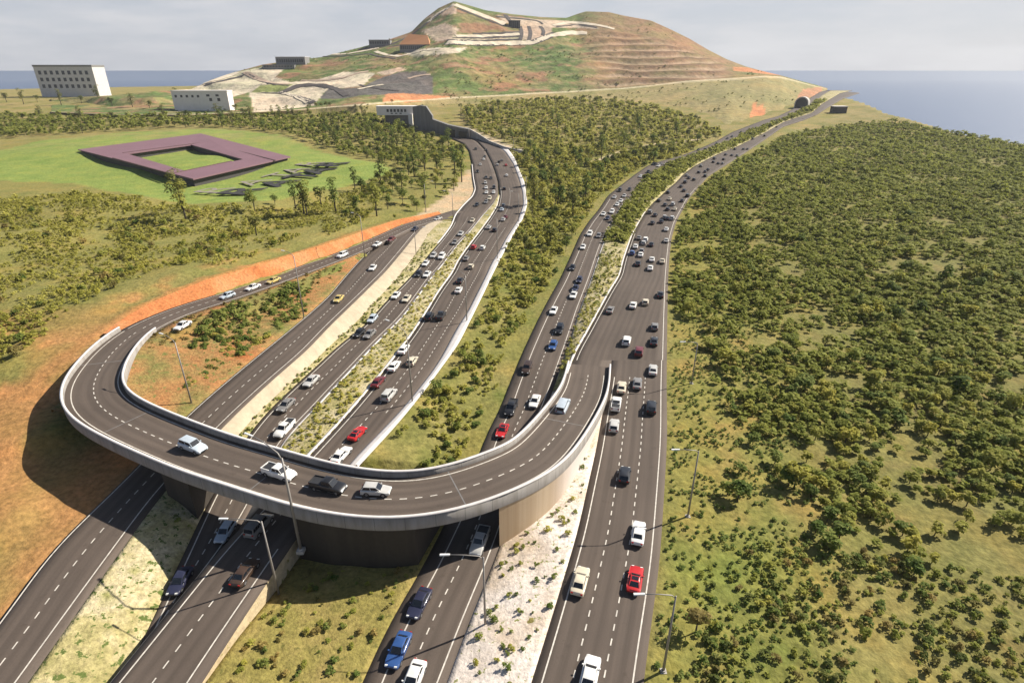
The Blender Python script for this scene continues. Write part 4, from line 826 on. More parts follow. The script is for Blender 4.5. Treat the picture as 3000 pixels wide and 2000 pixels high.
# olive scrub left of the orange cut
W3 = poly([(-300, 560), (100, 560), (240, 545), (520, 600), (640, 606), (780, 600), (900, 580), (1010, 545), (1080, 520), (1150, 520), (1060, 640), (960, 690), (930, 655), (880, 690), (800, 740), (690, 790), (560, 820), (380, 850), (200, 930), (60, 1050), (-300, 1200)], 5)
o_ = clear(scatter(W3, 1.5, .14, ybase=130), 4.0); o_ = o_[fbm(o_[:, 0], o_[:, 1], 30, 6) + rng.uniform(-.3, .4, len(o_)) > -.02]
pts, g_ = put(o_); sc_ = g_*rng.uniform(.35, .8, len(pts))*np.where(rng.random(len(pts)) < .10, 1.9, 1)
individuals('bush', 'scrub_bush', pts, sc_, 70, ['leaf_olive', 'leaf_olive', 'leaf_dry', 'leaf_green'], 'olive bush in the dense scrub above the orange cut bank', 'bush', 'bushes above the orange cut bank', 'scrub', 'olive scrub covering the ground above the orange cut bank')
# bushes on the orange slope between the slip roads
W4 = [poly(q, 3) for q in ([(575, 1000), (690, 900), (760, 930), (790, 980), (700, 1040), (620, 1075), (560, 1060)], [(770, 905), (850, 845), (910, 850), (900, 905), (830, 960), (790, 960)], [(525, 1080), (600, 1050), (640, 1075), (560, 1130), (525, 1140)])]
pl_ = np.concatenate([clear(scatter(q, 1.6, .1), .8) for q in W4]); pts, g_ = put(pl_)
od_ = np.argsort(project(pts)[2]); pts = pts[od_]; stuff('undergrowth', 'bush', pts[105:], rng.uniform(.6, 1.2, max(0, len(pts) - 105)), 'leaf_green', 'green growth between the bushes on the orange slope')
for q in range(min(105, len(pts))): plant('bush', 'bush', pts[q], float(rng.uniform(.7, 1.45)), ['leaf_green', 'leaf_green', 'leaf_olive'][q % 3], 'bright green bush on the orange earth slope between the two slip roads', 'bush', 'bushes on the orange slope')
pl_ = clear(scatter(poly([(420, 1010), (525, 960), (640, 905), (760, 860), (1000, 770), (1010, 790), (880, 900), (740, 1030), (600, 1150), (480, 1230), (380, 1180), (330, 1080)], 3), 2.2, .2), .8); pts, g_ = put(pl_)
stuff('undergrowth', 'shrub', pts, rng.uniform(.6, 1.5, len(pts)), 'leaf_dry', 'dry low plants dotted over the orange slope')
# low scrub bottom right, and tufts on the verges
W5 = poly([(2010, 1740), (2080, 1660), (2200, 1620), (2330, 1560), (2480, 1600), (2700, 1640), (3200, 1720), (3300, 2150), (1990, 2150), (2060, 1900)], -.5)
o_ = scatter(W5, 1.15, 0); o_ = o_[fbm(o_[:, 0], o_[:, 1], 14, 2) + rng.uniform(-.3, .5, len(o_)) > .06]; pts, g_ = put(o_); sc_ = rng.uniform(.5, 1.5, len(pts))
individuals('shrub', 'shrub', pts, sc_, 190, ['leaf_olive', 'leaf_dry', 'leaf_green', 'leaf_dark'], 'small shrub in the low mixed scrub at the bottom right beside the wide road', 'shrub', 'shrubs of the low mixed scrub', 'low_scrub', 'low mixed scrub between the individual shrubs')
big = [(2160, 1470, 1.7), (2130, 1450, 1.2), (2165, 1385, 1.1), (2425, 1520, 1.3), (2310, 1420, 1.6), (2430, 1600, 1.5), (2390, 1555, 1.2), (2270, 1355, 1.3), (2205, 1300, 1.2), (2460, 1570, 1.5)]
for x, y, s in big: q = P(x, y, -.5); q[2] = float(land(q[:1], q[1:2])[0]); plant('mangrove', 'mangrove_tree', q, s*.62, 'leaf_green', 'dark round tree standing apart on the grass at the edge of the mangrove wood', 'mangrove tree', 'trees standing apart by the mangrove wood')
VER = [tuple(q) for q in byY(A_R, ysteps(30, 140))[:, :2] + np.array([.8, 0])] + [tuple(q) for q in byY(A_R, ysteps(30, 140))[::-1, :2] + np.array([24, 0])]
o_ = clear(scatter(VER, 1.05, .1), .5); o_ = o_[fbm(o_[:, 0], o_[:, 1], 12, 5) + rng.uniform(-.3, .5, len(o_)) > .02]; pts, g_ = put(o_)
stuff('grass_tufts', 'shrub', pts, rng.uniform(.3, 1.0, len(pts)), 'leaf_green', 'low green tufts scattered over the grass verge right of the wide road')
def on_strip(L, R, y0, y1, sp, keep, zl):
    Y = ysteps(y0, y1); a, b = byY(L, Y), byY(R, Y); pg = [tuple(q) for q in a[:, :2]] + [tuple(q) for q in b[::-1, :2]]; o = scatter(pg, sp, .15)
    f = (o[:, 0] - np.interp(o[:, 1], Y, a[:, 0]))/(np.interp(o[:, 1], Y, b[:, 0]) - np.interp(o[:, 1], Y, a[:, 0])); o = o[(f > .06) & (f < .94) & (rng.random(len(o)) < keep)]; f = (o[:, 0] - np.interp(o[:, 1], Y, a[:, 0]))/(np.interp(o[:, 1], Y, b[:, 0]) - np.interp(o[:, 1], Y, a[:, 0]))
    z = np.interp(o[:, 1], Y, a[:, 2])*(1 - f) + np.interp(o[:, 1], Y, b[:, 2])*f + zl(f, o[:, 1]); p = np.stack([o[:, 0], o[:, 1], z], 1); k = visible(p, 60) & ~inpoly(RIB, p[:, 0], p[:, 1]); return p[k]
Yg1 = float(P(900, 1640, -2)[1])
p = on_strip(E_R, F_L, 30, Yg1 - 1, 1.25, .34, lambda f, y: -DROP(y)*np.maximum(0, 1 - f*1.02))
for q in range(len(p)): plant('shrub', 'shrub', p[q], float(rng.uniform(.45, 1.25)), ['leaf_green', 'leaf_olive', 'leaf_dry'][int(rng.integers(0, 3))], 'small shrub on the dry grass median in front of the flyover', 'shrub', 'shrubs on the dry grass median')
p = on_strip(F_R, A_L1, 34, 108, 1.3, .30, lambda f, y: .28*np.sin(math.pi*f))
for q in range(len(p)): plant('shrub', 'shrub', p[q], float(rng.uniform(.35, 1.15)), ['leaf_green', 'leaf_olive'][int(rng.integers(0, 2))], 'small green shrub on the pale sand strip below the flyover wall', 'shrub', 'shrubs on the pale sand strip')
p = on_strip(D_R, E_L, 74, 230, 1.0, .5, lambda f, y: .12 + .22*np.sin(math.pi*f)); stuff('undergrowth', 'shrub', p, rng.uniform(.4, 1.2, len(p)), 'leaf_olive', 'low plants along the narrow pale median between the tunnel roads')
wmL = np.array(wm); p = on_strip(wmL, D_L, 66, 215, .9, .5, lambda f, y: .1 - .2*f); stuff('undergrowth', 'shrub', p, rng.uniform(.4, 1.0, len(p)), 'leaf_olive', 'low plants on the tan sand strip below the slip road')
p = on_strip(F_R, A_L2, y_m + 6, 200, 1.2, .55, lambda f, y: .2 + .3*np.sin(math.pi*f)); stuff('undergrowth', 'shrub', p, rng.uniform(.5, 1.3, len(p)), 'leaf_olive', 'low plants on the pale median beside the two-lane road')
p = on_strip(F_R, A_L2, 150, 230, 1.7, .45, lambda f, y: .1 + .3*np.sin(math.pi*f)); stuff('undergrowth', 'bush', p, rng.uniform(.4, .9, len(p)), 'leaf_olive', 'scattered bushes where the pale median turns green')
p = on_strip(F_R, A_L2, 215, 900, 1.9, .85, lambda f, y: .1 + .3*np.sin(math.pi*f)); stuff('undergrowth', 'bush', p, rng.uniform(.8, 2.2, len(p))*(1 + (p[:, 1] - 200)/900), 'leaf_olive', 'bushy growth on the far median between the wide roads')
# single trees the photograph shows
def at_land(x, y, z=4.0):
    q = P(x, y, z)
    for _ in range(4):
        h_ = float(land(q[:1], q[1:2])[0]) - float(zb(q[1])); q = P(x, y, h_)
    return q
for x, y, s, kd, mt, lb in [(901, 635, 1.15, 'gum', 'leaf_olive', 'slender dark-trunked tree above the orange bank, just right of the small green tree'), (1104, 634, 1.1, 'gum', 'leaf_olive', 'slender dark-trunked tree above the far end of the orange cut'), (1043, 618, .95, 'tree', 'leaf_green', 'deep green tree casting a dark shadow left of a tall dark trunk'), (1041, 560, .95, 'gum', 'leaf_dark', 'tall dark-trunked tree behind the deep green tree by the lawn end'), (806, 600, .72, 'tree', 'leaf_green', 'bright green small tree at the near edge of the lawn below the letters'),
                            (752, 690, .95, 'tree', 'leaf_dark', 'dark leafy tree alone in the scrub above the orange bank'), (545, 645, 1.2, 'gum', 'leaf_olive', 'tall thin tree with a leaning dark trunk left of the letters'), (1190, 545, .9, 'tree', 'leaf_olive', 'broad olive tree at the corner of the lawn near the white path'), (1245, 500, 1.2, 'gum', 'leaf_olive', 'tall tree rising left of the bend of the tunnel road'), (1612, 720, 1.25, 'tree', 'leaf_dark', 'large dark tree standing over the bushes between the two roads'), (1640, 560, 1.2, 'tree', 'leaf_dark', 'dark tall tree right of the white apron bend'), (1590, 545, 1.1, 'tree', 'leaf_green', 'green tree close to the bend of the white apron'),
                            (1976, 392, 1.25, 'poplar', 'leaf_olive', 'tall yellow-green column tree before the right slope of the hill'), (2120, 590, 1.2, 'tree', 'leaf_dark', 'dark tall tree rising out of the mangrove wood beside the road bend'), (2215, 590, 1.2, 'tree', 'leaf_green', 'green tall tree rising out of the mangrove wood farther right'), (2038, 1850, .5, 'tree', 'leaf_dry', 'thin dry tree beside the lamp post at the bottom right'), (1330, 560, 1.0, 'tree', 'leaf_olive', 'olive tree beside the pale slope at the tunnel road'), (990, 395, 1.2, 'tree', 'leaf_dark', 'dark tree overhanging the back edge of the lawn'), (1115, 400, 1.5, 'tree', 'leaf_olive', 'large spreading tree in front of the windowed white wall')]:
    q = at_land(x, y); plant(kd, {'gum': 'gum_tree', 'tree': 'broadleaf_tree', 'poplar': 'column_tree'}[kd], q, s, mt, lb, 'tree')
for k_, (x, y, s) in enumerate([(545, 352, 1.4), (640, 350, 1.3), (655, 352, 1.1), (720, 348, 1.5), (735, 350, 1.2), (800, 346, 1.0), (700, 356, 1.2), (860, 350, 1.1), (905, 345, 1.0), (1000, 345, 1.0), (1060, 338, 1.0), (480, 352, 1.3), (330, 352, 1.2), (240, 352, 1.2), (120, 352, 1.2), (900, 398, 1.2), (980, 420, 1.0), (1030, 380, 1.2)]):
    q = at_land(x, y); plant('gum' if k_ % 3 else 'tree', 'gum_tree' if k_ % 3 else 'broadleaf_tree', q, s, 'leaf_dark', 'tall dark tree in the row of trees behind the lawn', 'tree', 'tall trees behind the lawn')
for x, y in [(1515, 325), (1570, 322), (1602, 312), (1683, 318), (1700, 322), (1709, 310), (1727, 316), (1758, 318), (1781, 308), (1800, 322), (1460, 338), (1487, 334), (1350, 345), (1640, 325), (1745, 330), (945, 338), (960, 340), (970, 338), (930, 340), (910, 342), (1150, 322)]:
    q = at_land(x, y, 0); plant('palm', 'palm_tree', q, float(rng.uniform(1.0, 1.5)), 'leaf_dark', 'dark round-headed palm in the line of palms at the foot of the hill', 'palm', 'palms at the foot of the hill')

tl_ = []
for _ in range(1200):
    if len(tl_) >= 80: break
    x, y = rng.uniform(530, 2080), rng.uniform(330, 640); q = at_land(x, y)
    ok = any(inpoly(pg, q[None, 0], q[None, 1])[0] for pg in (W1, W2, W3)) and not inpoly(LAWN, q[None, 0], q[None, 1])[0] and road_mask(q[None, 0], q[None, 1])[0][0] > 5 and all(np.hypot(*(q - p_)[:2]) > 11 for p_ in tl_)
    if not ok: continue
    tl_.append(q); k_ = len(tl_)
    plant(['gum', 'tree', 'gum'][k_ % 3], ['gum_tree', 'broadleaf_tree', 'gum_tree'][k_ % 3], q, float(rng.uniform(1.0, 1.45)), ['leaf_dark', 'leaf_green', 'leaf_green'][int(rng.integers(0, 3))], 'tall tree standing clear above the low growth between the lawn and the far roads', 'tree', 'tall trees above the low growth')
for k_, (x, y, s_) in enumerate([(20, 300, 1.7), (70, 306, 1.5), (110, 300, 1.3), (180, 308, 1.5), (240, 304, 1.4), (290, 300, 1.7), (330, 312, 1.5), (390, 318, 1.4), (440, 322, 1.5), (520, 318, 1.8), (585, 322, 1.3), (640, 326, 1.5), (690, 330, 1.3)]):
    q = at_land(x, y); plant('gum' if k_ % 2 else 'tree', 'gum_tree' if k_ % 2 else 'broadleaf_tree', q, s_, 'leaf_dark', 'tall dark tree in front of the pale buildings at the far left', 'tree', 'trees before the far left buildings')
# ------------------------------------------------------------------ vehicles (x forward, wheels on z = 0)
CARS = dict(                                             # length, width, height, sill, belt, hood z, hood end x, roof front x, roof rear x, tail base x, deck z, roof half width
    sedan=dict(L=4.7, W=1.82, H=1.45, belt=.95, hood=.80, xw=.95, xf=.20, xr=-1.05, xt=-1.70, deck=.94, rw=.60),
    hatch=dict(L=4.15, W=1.78, H=1.50, belt=.95, hood=.82, xw=.85, xf=.15, xr=-1.55, xt=-2.0, deck=.95, rw=.62),
    suv=dict(L=4.75, W=1.90, H=1.75, belt=1.10, hood=1.0, xw=.95, xf=.35, xr=-2.0, xt=-2.28, deck=1.1, rw=.68),
    van=dict(L=4.9, W=1.92, H=1.95, belt=1.15, hood=1.02, xw=1.45, xf=.75, xr=-2.25, xt=-2.40, deck=1.15, rw=.76),
    coupe=dict(L=4.4, W=1.84, H=1.28, belt=.86, hood=.72, xw=.70, xf=-.10, xr=-.95, xt=-1.75, deck=.86, rw=.54),
    pickup=dict(L=5.3, W=1.90, H=1.78, belt=1.12, hood=1.02, xw=1.20, xf=.65, xr=-.55, xt=-.75, deck=1.12, rw=.66))
def wheelmesh():
    m = MB(); n = 16
    for y0, y1, r, mi in ((-.11, .11, .33, 0), (-.122, .122, .21, 1)):
        c = [(r*math.cos(t), r*math.sin(t)) for t in np.linspace(0, 2*math.pi, n, endpoint=False)]
        v = [(x, y0, z) for x, z in c] + [(x, y1, z) for x, z in c]
        m.add(v, [tuple(range(n)), tuple(range(2*n - 1, n - 1, -1))] + [(i, n + i, n + (i + 1) % n, (i + 1) % n) for i in range(n)], mi)
    return m.mesh('wheel')
WHEEL = wheelmesh()
def car_meshes(kind):
    c = CARS[kind]; h = c['L']/2; W = c['W']/2; B = MB(); G = MB()
    st = [(h, .80, .34, .52, .58), (h - .10, .90, .26, .62, .70), (h - .55, .985, .22, .70, c['hood']*.94), (c['xw'] + .15, 1, .22, .80, c['hood'] + .02), (c['xw'] - .35, 1, .22, .85, c['belt']),
          (c['xt'] + .35, 1, .22, .85, c['belt'] + .01), (min(c['xt'], -h + .5) if kind != 'pickup' else -1.0, .99, .22, .84, c['deck'] + .01), (-h + .14, .93, .26, .74, c['deck'] - .05), (-h, .84, .36, .56, c['deck'] - .22)]
    sec = []
    for x, w_, zl, zm, zt in st:
        w2 = W*w_; half = [(w2*.86, zl), (w2, zl + .12), (w2, zm), (w2*.955, zt - .04), (w2*.80, zt), (w2*.3, zt + .025)]
        sec.append([(x, y, z) for y, z in half] + [(x, -y, z) for y, z in half[::-1]])
    n = len(sec[0]); v = [q for s in sec for q in s]
    f = [(i*n + j, (i + 1)*n + j, (i + 1)*n + (j + 1) % n, i*n + (j + 1) % n) for i in range(len(sec) - 1) for j in range(n)]
    f += [tuple(range(n)), tuple(range(len(sec)*n - 1, (len(sec) - 1)*n - 1, -1))]
    if kind == 'pickup':                                 # open load bed between low sides
        pass
    B.add(v, f, 0)
    zb_, H, rw = c['belt'], c['H'], c['rw']; bw = W*.90
    xa, xf, xr, xt = c['xw'], c['xf'], c['xr'], c['xt']
    bot = [(xa, -bw*.86, zb_ - .03), (xa, bw*.86, zb_ - .03), (xt, bw*.88, zb_ - .02), (xt, -bw*.88, zb_ - .02)]
    zr = H - .05
    mid = [(xf + .02, -rw*1.04, zr), (xf + .02, rw*1.04, zr), (xr - .02, rw*1.04, zr), (xr - .02, -rw*1.04, zr)]
    roof = [(xf - .18, -rw*.86, H), (xf - .18, rw*.86, H), (xr + .18, rw*.86, H), (xr + .18, -rw*.86, H)]
    B.hexa(bot, mid, 0); B.hexa(mid, roof, 0)
    def panel(p0, p1, p2, p3, a=.10, b=.90, lo=.10, hi=.90, out=.012):
        p0, p1, p2, p3 = [np.array(p, float) for p in (p0, p1, p2, p3)]
        def pt(u, w_): q = (p0 + (p1 - p0)*u); r = (p3 + (p2 - p3)*u); return q + (r - q)*w_
        nn = np.cross(p1 - p0, p3 - p0); nn /= np.linalg.norm(nn)
        G.add([pt(a, lo) + nn*out, pt(b, lo) + nn*out, pt(b, hi) + nn*out, pt(a, hi) + nn*out], [(0, 1, 2, 3)], 0)
    panel(bot[0], bot[1], mid[1], mid[0], .05, .95, .06, .95)
    panel(bot[2], bot[3], mid[3], mid[2], .07, .93, .12, .93)
    for a_, b_ in ((.06, .46), (.51, .94)):
        panel(bot[1], bot[2], mid[2], mid[1], a_, b_, .12, .92); panel(bot[3], bot[0], mid[0], mid[3], 1 - b_, 1 - a_, .12, .92)
    if kind == 'coupe': G.add([(xf - .1, -rw*.8, H + .008), (xf - .1, rw*.8, H + .008), (xr + .12, rw*.8, H + .008), (xr + .12, -rw*.8, H + .008)], [(0, 3, 2, 1)], 0)
    T = MB(); TP = []                                    # dark trim: bumpers, wheel arches, load bed
    def piece(nm, fn): q_ = MB(); fn(q_); TP.append((nm, q_)); T.add(q_.v, q_.f, 0)
    piece('bumper', lambda q_: q_.box(h - .02, h + .02, -W*.55, W*.55, .36, .52)); piece('bumper', lambda q_: q_.box(-h - .02, -h + .02, -W*.7, W*.7, .34, .46))
    wx = (h - .88, -h + .92)
    for x in wx:
        for s in (-1, 1):
            k = [(x + .40*math.cos(t), s*(W + .006), .33 + .40*math.sin(t)) for t in np.linspace(0, math.pi, 9)]; k += [(x - .40, s*(W + .006), .22), (x + .40, s*(W + .006), .22)]
            piece('wheel_arch', lambda q_: q_.add(k, [tuple(range(len(k)))[::-s]], 0))
    if kind == 'pickup':
        x0, x1 = -h + .16, -1.0; zt = c['deck'] + .03
        piece('load_bed', lambda q_: q_.add([(x0, -W*.80, zt + .012), (x1, -W*.80, zt + .012), (x1, W*.80, zt + .012), (x0, W*.80, zt + .012)], [(0, 1, 2, 3)], 0))
        for yy in (-W*.87, W*.87): B.box(x0 - .08, x1 + .1, yy - .06, yy + .06, zt - .05, zt + .16, 0)
        B.box(x0 - .10, x0 - .02, -W*.87, W*.87, zt - .05, zt + .15, 0)
    for s in (-1, 1): B.box(xa - .38, xa - .22, s*(W + .02) - .10, s*(W + .02) + .10, zb_ + .02, zb_ + .15, 0)
    HLs, TLs = [], []
    for s in (-1, 1):
        m = MB(); m.hexa([(h - .04, s*W*.62 - .16, .60), (h + .015, s*W*.62 - .16, .60), (h - .03, s*W*.62 + .16, .60), (h - .12, s*W*.62 + .16, .60)][::1], [(h - .20, s*W*.62 - .16, .74), (h - .06, s*W*.62 - .16, .72), (h - .10, s*W*.62 + .16, .72), (h - .24, s*W*.62 + .16, .74)]); HLs.append(m)
        m = MB(); z0 = c['deck'] - .26; m.box(-h - .025, -h + .08, s*W*.68 - .14, s*W*.68 + .14, z0, z0 + .17); TLs.append(m)
    def soft(mm):
        me_ = mm.mesh('body'); import bmesh; bm = bmesh.new(); bm.from_mesh(me_); bmesh.ops.remove_doubles(bm, verts=bm.verts, dist=.002)
        ed = [e for e in bm.edges if len(e.link_faces) == 2 and e.calc_face_angle(0) > .45]
        bmesh.ops.bevel(bm, geom=ed, offset=.055, segments=2, profile=.6, affect='EDGES', clamp_overlap=True); bm.to_mesh(me_)
        r_ = ([tuple(v_.co) for v_ in bm.verts], [tuple(v_.index for v_ in f_.verts) for f_ in bm.faces]); bm.free(); return r_
    bv, bf = soft(B); B = MB(); B.add(bv, bf, 0)
    out = dict(body=B.mesh('body', False), windows=G.mesh('windows'), trim=[(nm, q_.mesh(nm)) for nm, q_ in TP], head=[m.mesh('headlight') for m in HLs], tail=[m.mesh('tail_light') for m in TLs], wx=wx, W=W)
    me = out['body']
    # one-piece version for vehicles too far away to show their parts
    S = MB(); S.add(B.v, B.f, 0); S.add(G.v, G.f, 1); S.add(T.v, T.f, 2)
    for m in HLs: S.add(m.v, m.f, 3)
    for m in TLs: S.add(m.v, m.f, 4)
    for x in wx:
        for s in (-1, 1): S.box(x - .3, x + .3, s*W - .12, s*W + .02, 0, .62, 2)
    out['whole'] = S.mesh('car')
    out['windows'].materials.append(MAT['glass'])
    for _, q_ in out['trim']: q_.materials.append(MAT['trim'])
    for m in out['head']: m.materials.append(MAT['head_lamp'])
    for m in out['tail']: m.materials.append(MAT['tail_lamp'])
    me.materials.append(None); out['whole'].materials.append(None)
    for mm in ('glass', 'trim', 'head_lamp', 'tail_lamp'): out['whole'].materials.append(MAT[mm])
    return out
WHEEL.materials.append(MAT['tyre']); WHEEL.materials.append(MAT['rim'])
CM = {k_: car_meshes(k_) for k_ in CARS}
def smoothable(me):                                      # rounded shading with the sharp edges kept
    me.polygons.foreach_set('use_smooth', np.ones(len(me.polygons), bool))
    try: me.set_sharp_from_angle(angle=math.radians(38))
    except Exception: pass
for q in CM.values(): smoothable(q['body'])
KINDNAME = dict(sedan='sedan', hatch='hatchback', suv='suv', van='van', coupe='coupe', pickup='pickup_truck')
KINDTXT = dict(sedan='sedan', hatch='hatchback', suv='SUV', van='van', coupe='coupe', pickup='pickup truck')
def put_car(kind, colour, loc, rz, label, group, small, rx=0.0):
    m = CM[kind]; pm_ = MAT['paint_' + colour]
    if small:
        o = bpy.data.objects.new(KINDNAME[kind], m['whole']); COL.objects.link(o)
        o.material_slots[0].link = 'OBJECT'; o.material_slots[0].material = pm_
        o.location = loc; o.rotation_euler = (0, rx, rz); return tag(o, label, KINDTXT[kind].lower(), group)
    o = thing(KINDNAME[kind], label, KINDTXT[kind].lower(), loc, rz, group); o.rotation_euler = (0, rx, rz)
    def ch(name, me, pos=(0, 0, 0), sc=(1, 1, 1), par=o):
        c = bpy.data.objects.new(name, me); COL.objects.link(c); c.parent = par; c.location = pos; c.scale = sc; return c
    b_ = ch('body', m['body']); b_.material_slots[0].link = 'OBJECT'; b_.material_slots[0].material = pm_
    ch('windows', m['windows']); [ch(nm, q_) for nm, q_ in m['trim']]
    for x in m['wx']:
        for s in (-1, 1): ch('wheel', WHEEL, (x, s*(m['W'] - .10), .33))
    for q in m['head']: ch('headlight', q)
    for q in m['tail']: ch('tail_light', q)
    return o
# (photo x, y, kind, colour); 'main' goes away, 'road2' comes towards us, and so on
TRAFFIC = {
 'main': [(1728, 1977, 'sedan', 'white'), (1700, 1702, 'sedan', 'cream'), (1861, 1697, 'coupe', 'red'), (1870, 1562, 'sedan', 'white'), (1830, 1391, 'hatch', 'black'), (1908, 1193, 'suv', 'black'), (1799, 1247, 'hatch', 'silver'), (1805, 1184, 'pickup', 'white'), (1821, 1135, 'sedan', 'cream'), (1867, 1124, 'sedan', 'grey'), (1913, 1084, 'sedan', 'silver'), (1872, 1030, 'suv', 'maroon'), (1916, 1000, 'sedan', 'black'), (1918, 957, 'hatch', 'grey'), (1836, 999, 'suv', 'white'), (1855, 894, 'sedan', 'white'), (1891, 885, 'hatch', 'cream'), (1935, 863, 'sedan', 'black'), (1788, 908, 'sedan', 'grey'),
          (1905, 785, 'sedan', 'white'), (1940, 765, 'sedan', 'cream'), (1910, 760, 'sedan', 'white'), (1869, 772, 'sedan', 'black'), (1852, 741, 'hatch', 'blue'), (1877, 746, 'sedan', 'white'), (1862, 722, 'sedan', 'white'), (1908, 716, 'sedan', 'black'), (1891, 703, 'suv', 'white'), (1952, 705, 'sedan', 'silver'), (1885, 712, 'hatch', 'silver'), (1872, 697, 'sedan', 'grey'), (1952, 672, 'sedan', 'white'), (1880, 735, 'hatch', 'grey')],
 'road2': [(1472, 1262, 'coupe', 'red'), (1498, 1196, 'pickup', 'black'), (1567, 1176, 'sedan', 'white'), (1544, 1080, 'suv', 'brown'), (1620, 1013, 'hatch', 'blue'), (1639, 966, 'suv', 'black'), (1622, 910, 'sedan', 'white'), (1680, 865, 'sedan', 'white'), (1686, 845, 'sedan', 'navy'), (1697, 821, 'hatch', 'navy'), (1677, 784, 'sedan', 'black'), (1708, 724, 'sedan', 'white'), (1728, 686, 'suv', 'white'), (1754, 691, 'hatch', 'grey')],
 'ramp': [(1650, 1190, 'van', 'pale_blue')],
 'deck': [(566, 1308, 'suv', 'pale_blue'), (818, 1385, 'pickup', 'white'), (962, 1424, 'pickup', 'black'), (1102, 1436, 'hatch', 'silver')],
 'road4': [(834, 1257, 'pickup', 'white'), (838, 1187, 'sedan', 'grey'), (912, 1116, 'sedan', 'silver'), (1052, 977, 'hatch', 'black'), (1083, 979, 'sedan', 'grey'), (1091, 935, 'hatch', 'pale_blue'), (1160, 866, 'sedan', 'white'), (1191, 875, 'sedan', 'cream'), (1226, 803, 'hatch', 'black'), (1251, 804, 'sedan', 'white'), (1247, 772, 'sedan', 'white'), (1270, 749, 'hatch', 'silver'), (1294, 752, 'suv', 'white'), (1333, 710, 'sedan', 'grey'), (1350, 685, 'sedan', 'silver'), (1384, 646, 'sedan', 'cream')],
 'road3': [(1000, 1333, 'sedan', 'white'), (1047, 1270, 'coupe', 'red'), (1140, 1157, 'suv', 'silver'), (1108, 1119, 'sedan', 'maroon'), (1155, 1073, 'sedan', 'white'), (1183, 1024, 'sedan', 'white'), (1208, 1058, 'hatch', 'cream'), (1258, 927, 'suv', 'black'), (1292, 926, 'pickup', 'black'), (1344, 850, 'sedan', 'white'), (1348, 822, 'sedan', 'black'), (1380, 781, 'hatch', 'cream'), (1366, 757, 'sedan', 'grey'), (1388, 724, 'hatch', 'red'), (1414, 726, 'hatch', 'white'), (1432, 666, 'sedan', 'silver'), (1449, 674, 'hatch', 'black'), (1481, 636, 'sedan', 'maroon'),
           (718, 1677, 'sedan', 'brown'), (760, 1540, 'van', 'grey')],
 'under4': [(660, 1560, 'hatch', 'pale_blue'), (528, 1702, 'sedan', 'navy')],
 'under2': [(1406, 1586, 'pickup', 'silver'), (1229, 1767, 'sedan', 'navy'), (1168, 1903, 'sedan', 'blue'), (1210, 1992, 'sedan', 'white')],
 'slip_c': [(992, 876, 'sedan', 'yellow'), (1092, 785, 'sedan', 'white'), (1216, 671, 'sedan', 'navy'), (1283, 641, 'sedan', 'silver')],
 'slip_g': [(666, 867, 'hatch', 'pale_blue'), (741, 842, 'sedan', 'white'), (801, 822, 'sedan', 'yellow'), (535, 954, 'sedan', 'white'), (1003, 748, 'suv', 'white'), (1105, 716, 'sedan', 'white'), (1146, 702, 'hatch', 'maroon')]}
ROADTXT = dict(main='on the wide right-hand road', road2='on the two-lane road beside the bushes', ramp='on the ramp', deck='on the curved flyover', road4='on the road left of the narrow median', road3='on the road edged by white concrete', under4='on the road beneath the flyover at left', under2='on the two-lane road before the flyover', slip_c='on the slip road above the tan strip', slip_g='on the slip road under the orange bank')
RIDX = dict(main=1, road2=3, road4=5, road3=4, under4=5, under2=3, slip_c=6); DIRN = dict(main=1, road2=-1, road4=-1, road3=1, under4=-1, under2=-1, slip_c=-1)
def on_road(key, x, y):
    if key in ('deck', 'ramp', 'slip_g'):
        z = 6.5 if key == 'deck' else 3.0
        for _ in range(4):
            q = P(x, y, z + .5); k_ = int(np.argmin(np.linalg.norm((o3[:, :2] + i3[:, :2])/2 - q[:2], axis=1))); z = float(o3[k_, 2])
        t = o3[max(0, k_ - 2), :2] - o3[min(len(o3) - 1, k_ + 2), :2]
        return np.array([q[0], q[1], z + .03]), math.atan2(t[1], t[0])
    z = 0.0
    cand = [RIDX[key]] if key != 'main' else [0, 1]
    for _ in range(4):
        q = P(x, y, z + .5)
        for idx in cand:
            nm, Yr, a, b = ROADS[idx]
            if Yr[0] - 3 <= q[1] <= Yr[-1] + 3: break
        c = (a + b)/2; zz = float(np.interp(q[1], Yr, c[:, 2])); z = zz - float(zb(q[1]))
    k_ = int(np.clip(np.searchsorted(Yr, q[1]), 3, len(Yr) - 4)); f = np.clip((q[0] - np.interp(q[1], Yr, a[:, 0]))/(np.interp(q[1], Yr, b[:, 0]) - np.interp(q[1], Yr, a[:, 0])), 0, 1)
    ta, tb = a[k_ + 3] - a[k_ - 3], b[k_ + 3] - b[k_ - 3]; t = ta/np.linalg.norm(ta)*(1 - f) + tb/np.linalg.norm(tb)*f
    return np.array([q[0], q[1], zz + .045]), math.atan2(t[1]*DIRN[key], t[0]*DIRN[key])
ORD = ['first', 'second', 'third', 'fourth', 'fifth', 'sixth', 'seventh', 'eighth', 'ninth', 'tenth']
COLTXT = dict(pale_blue='pale blue', pink='pinkish')
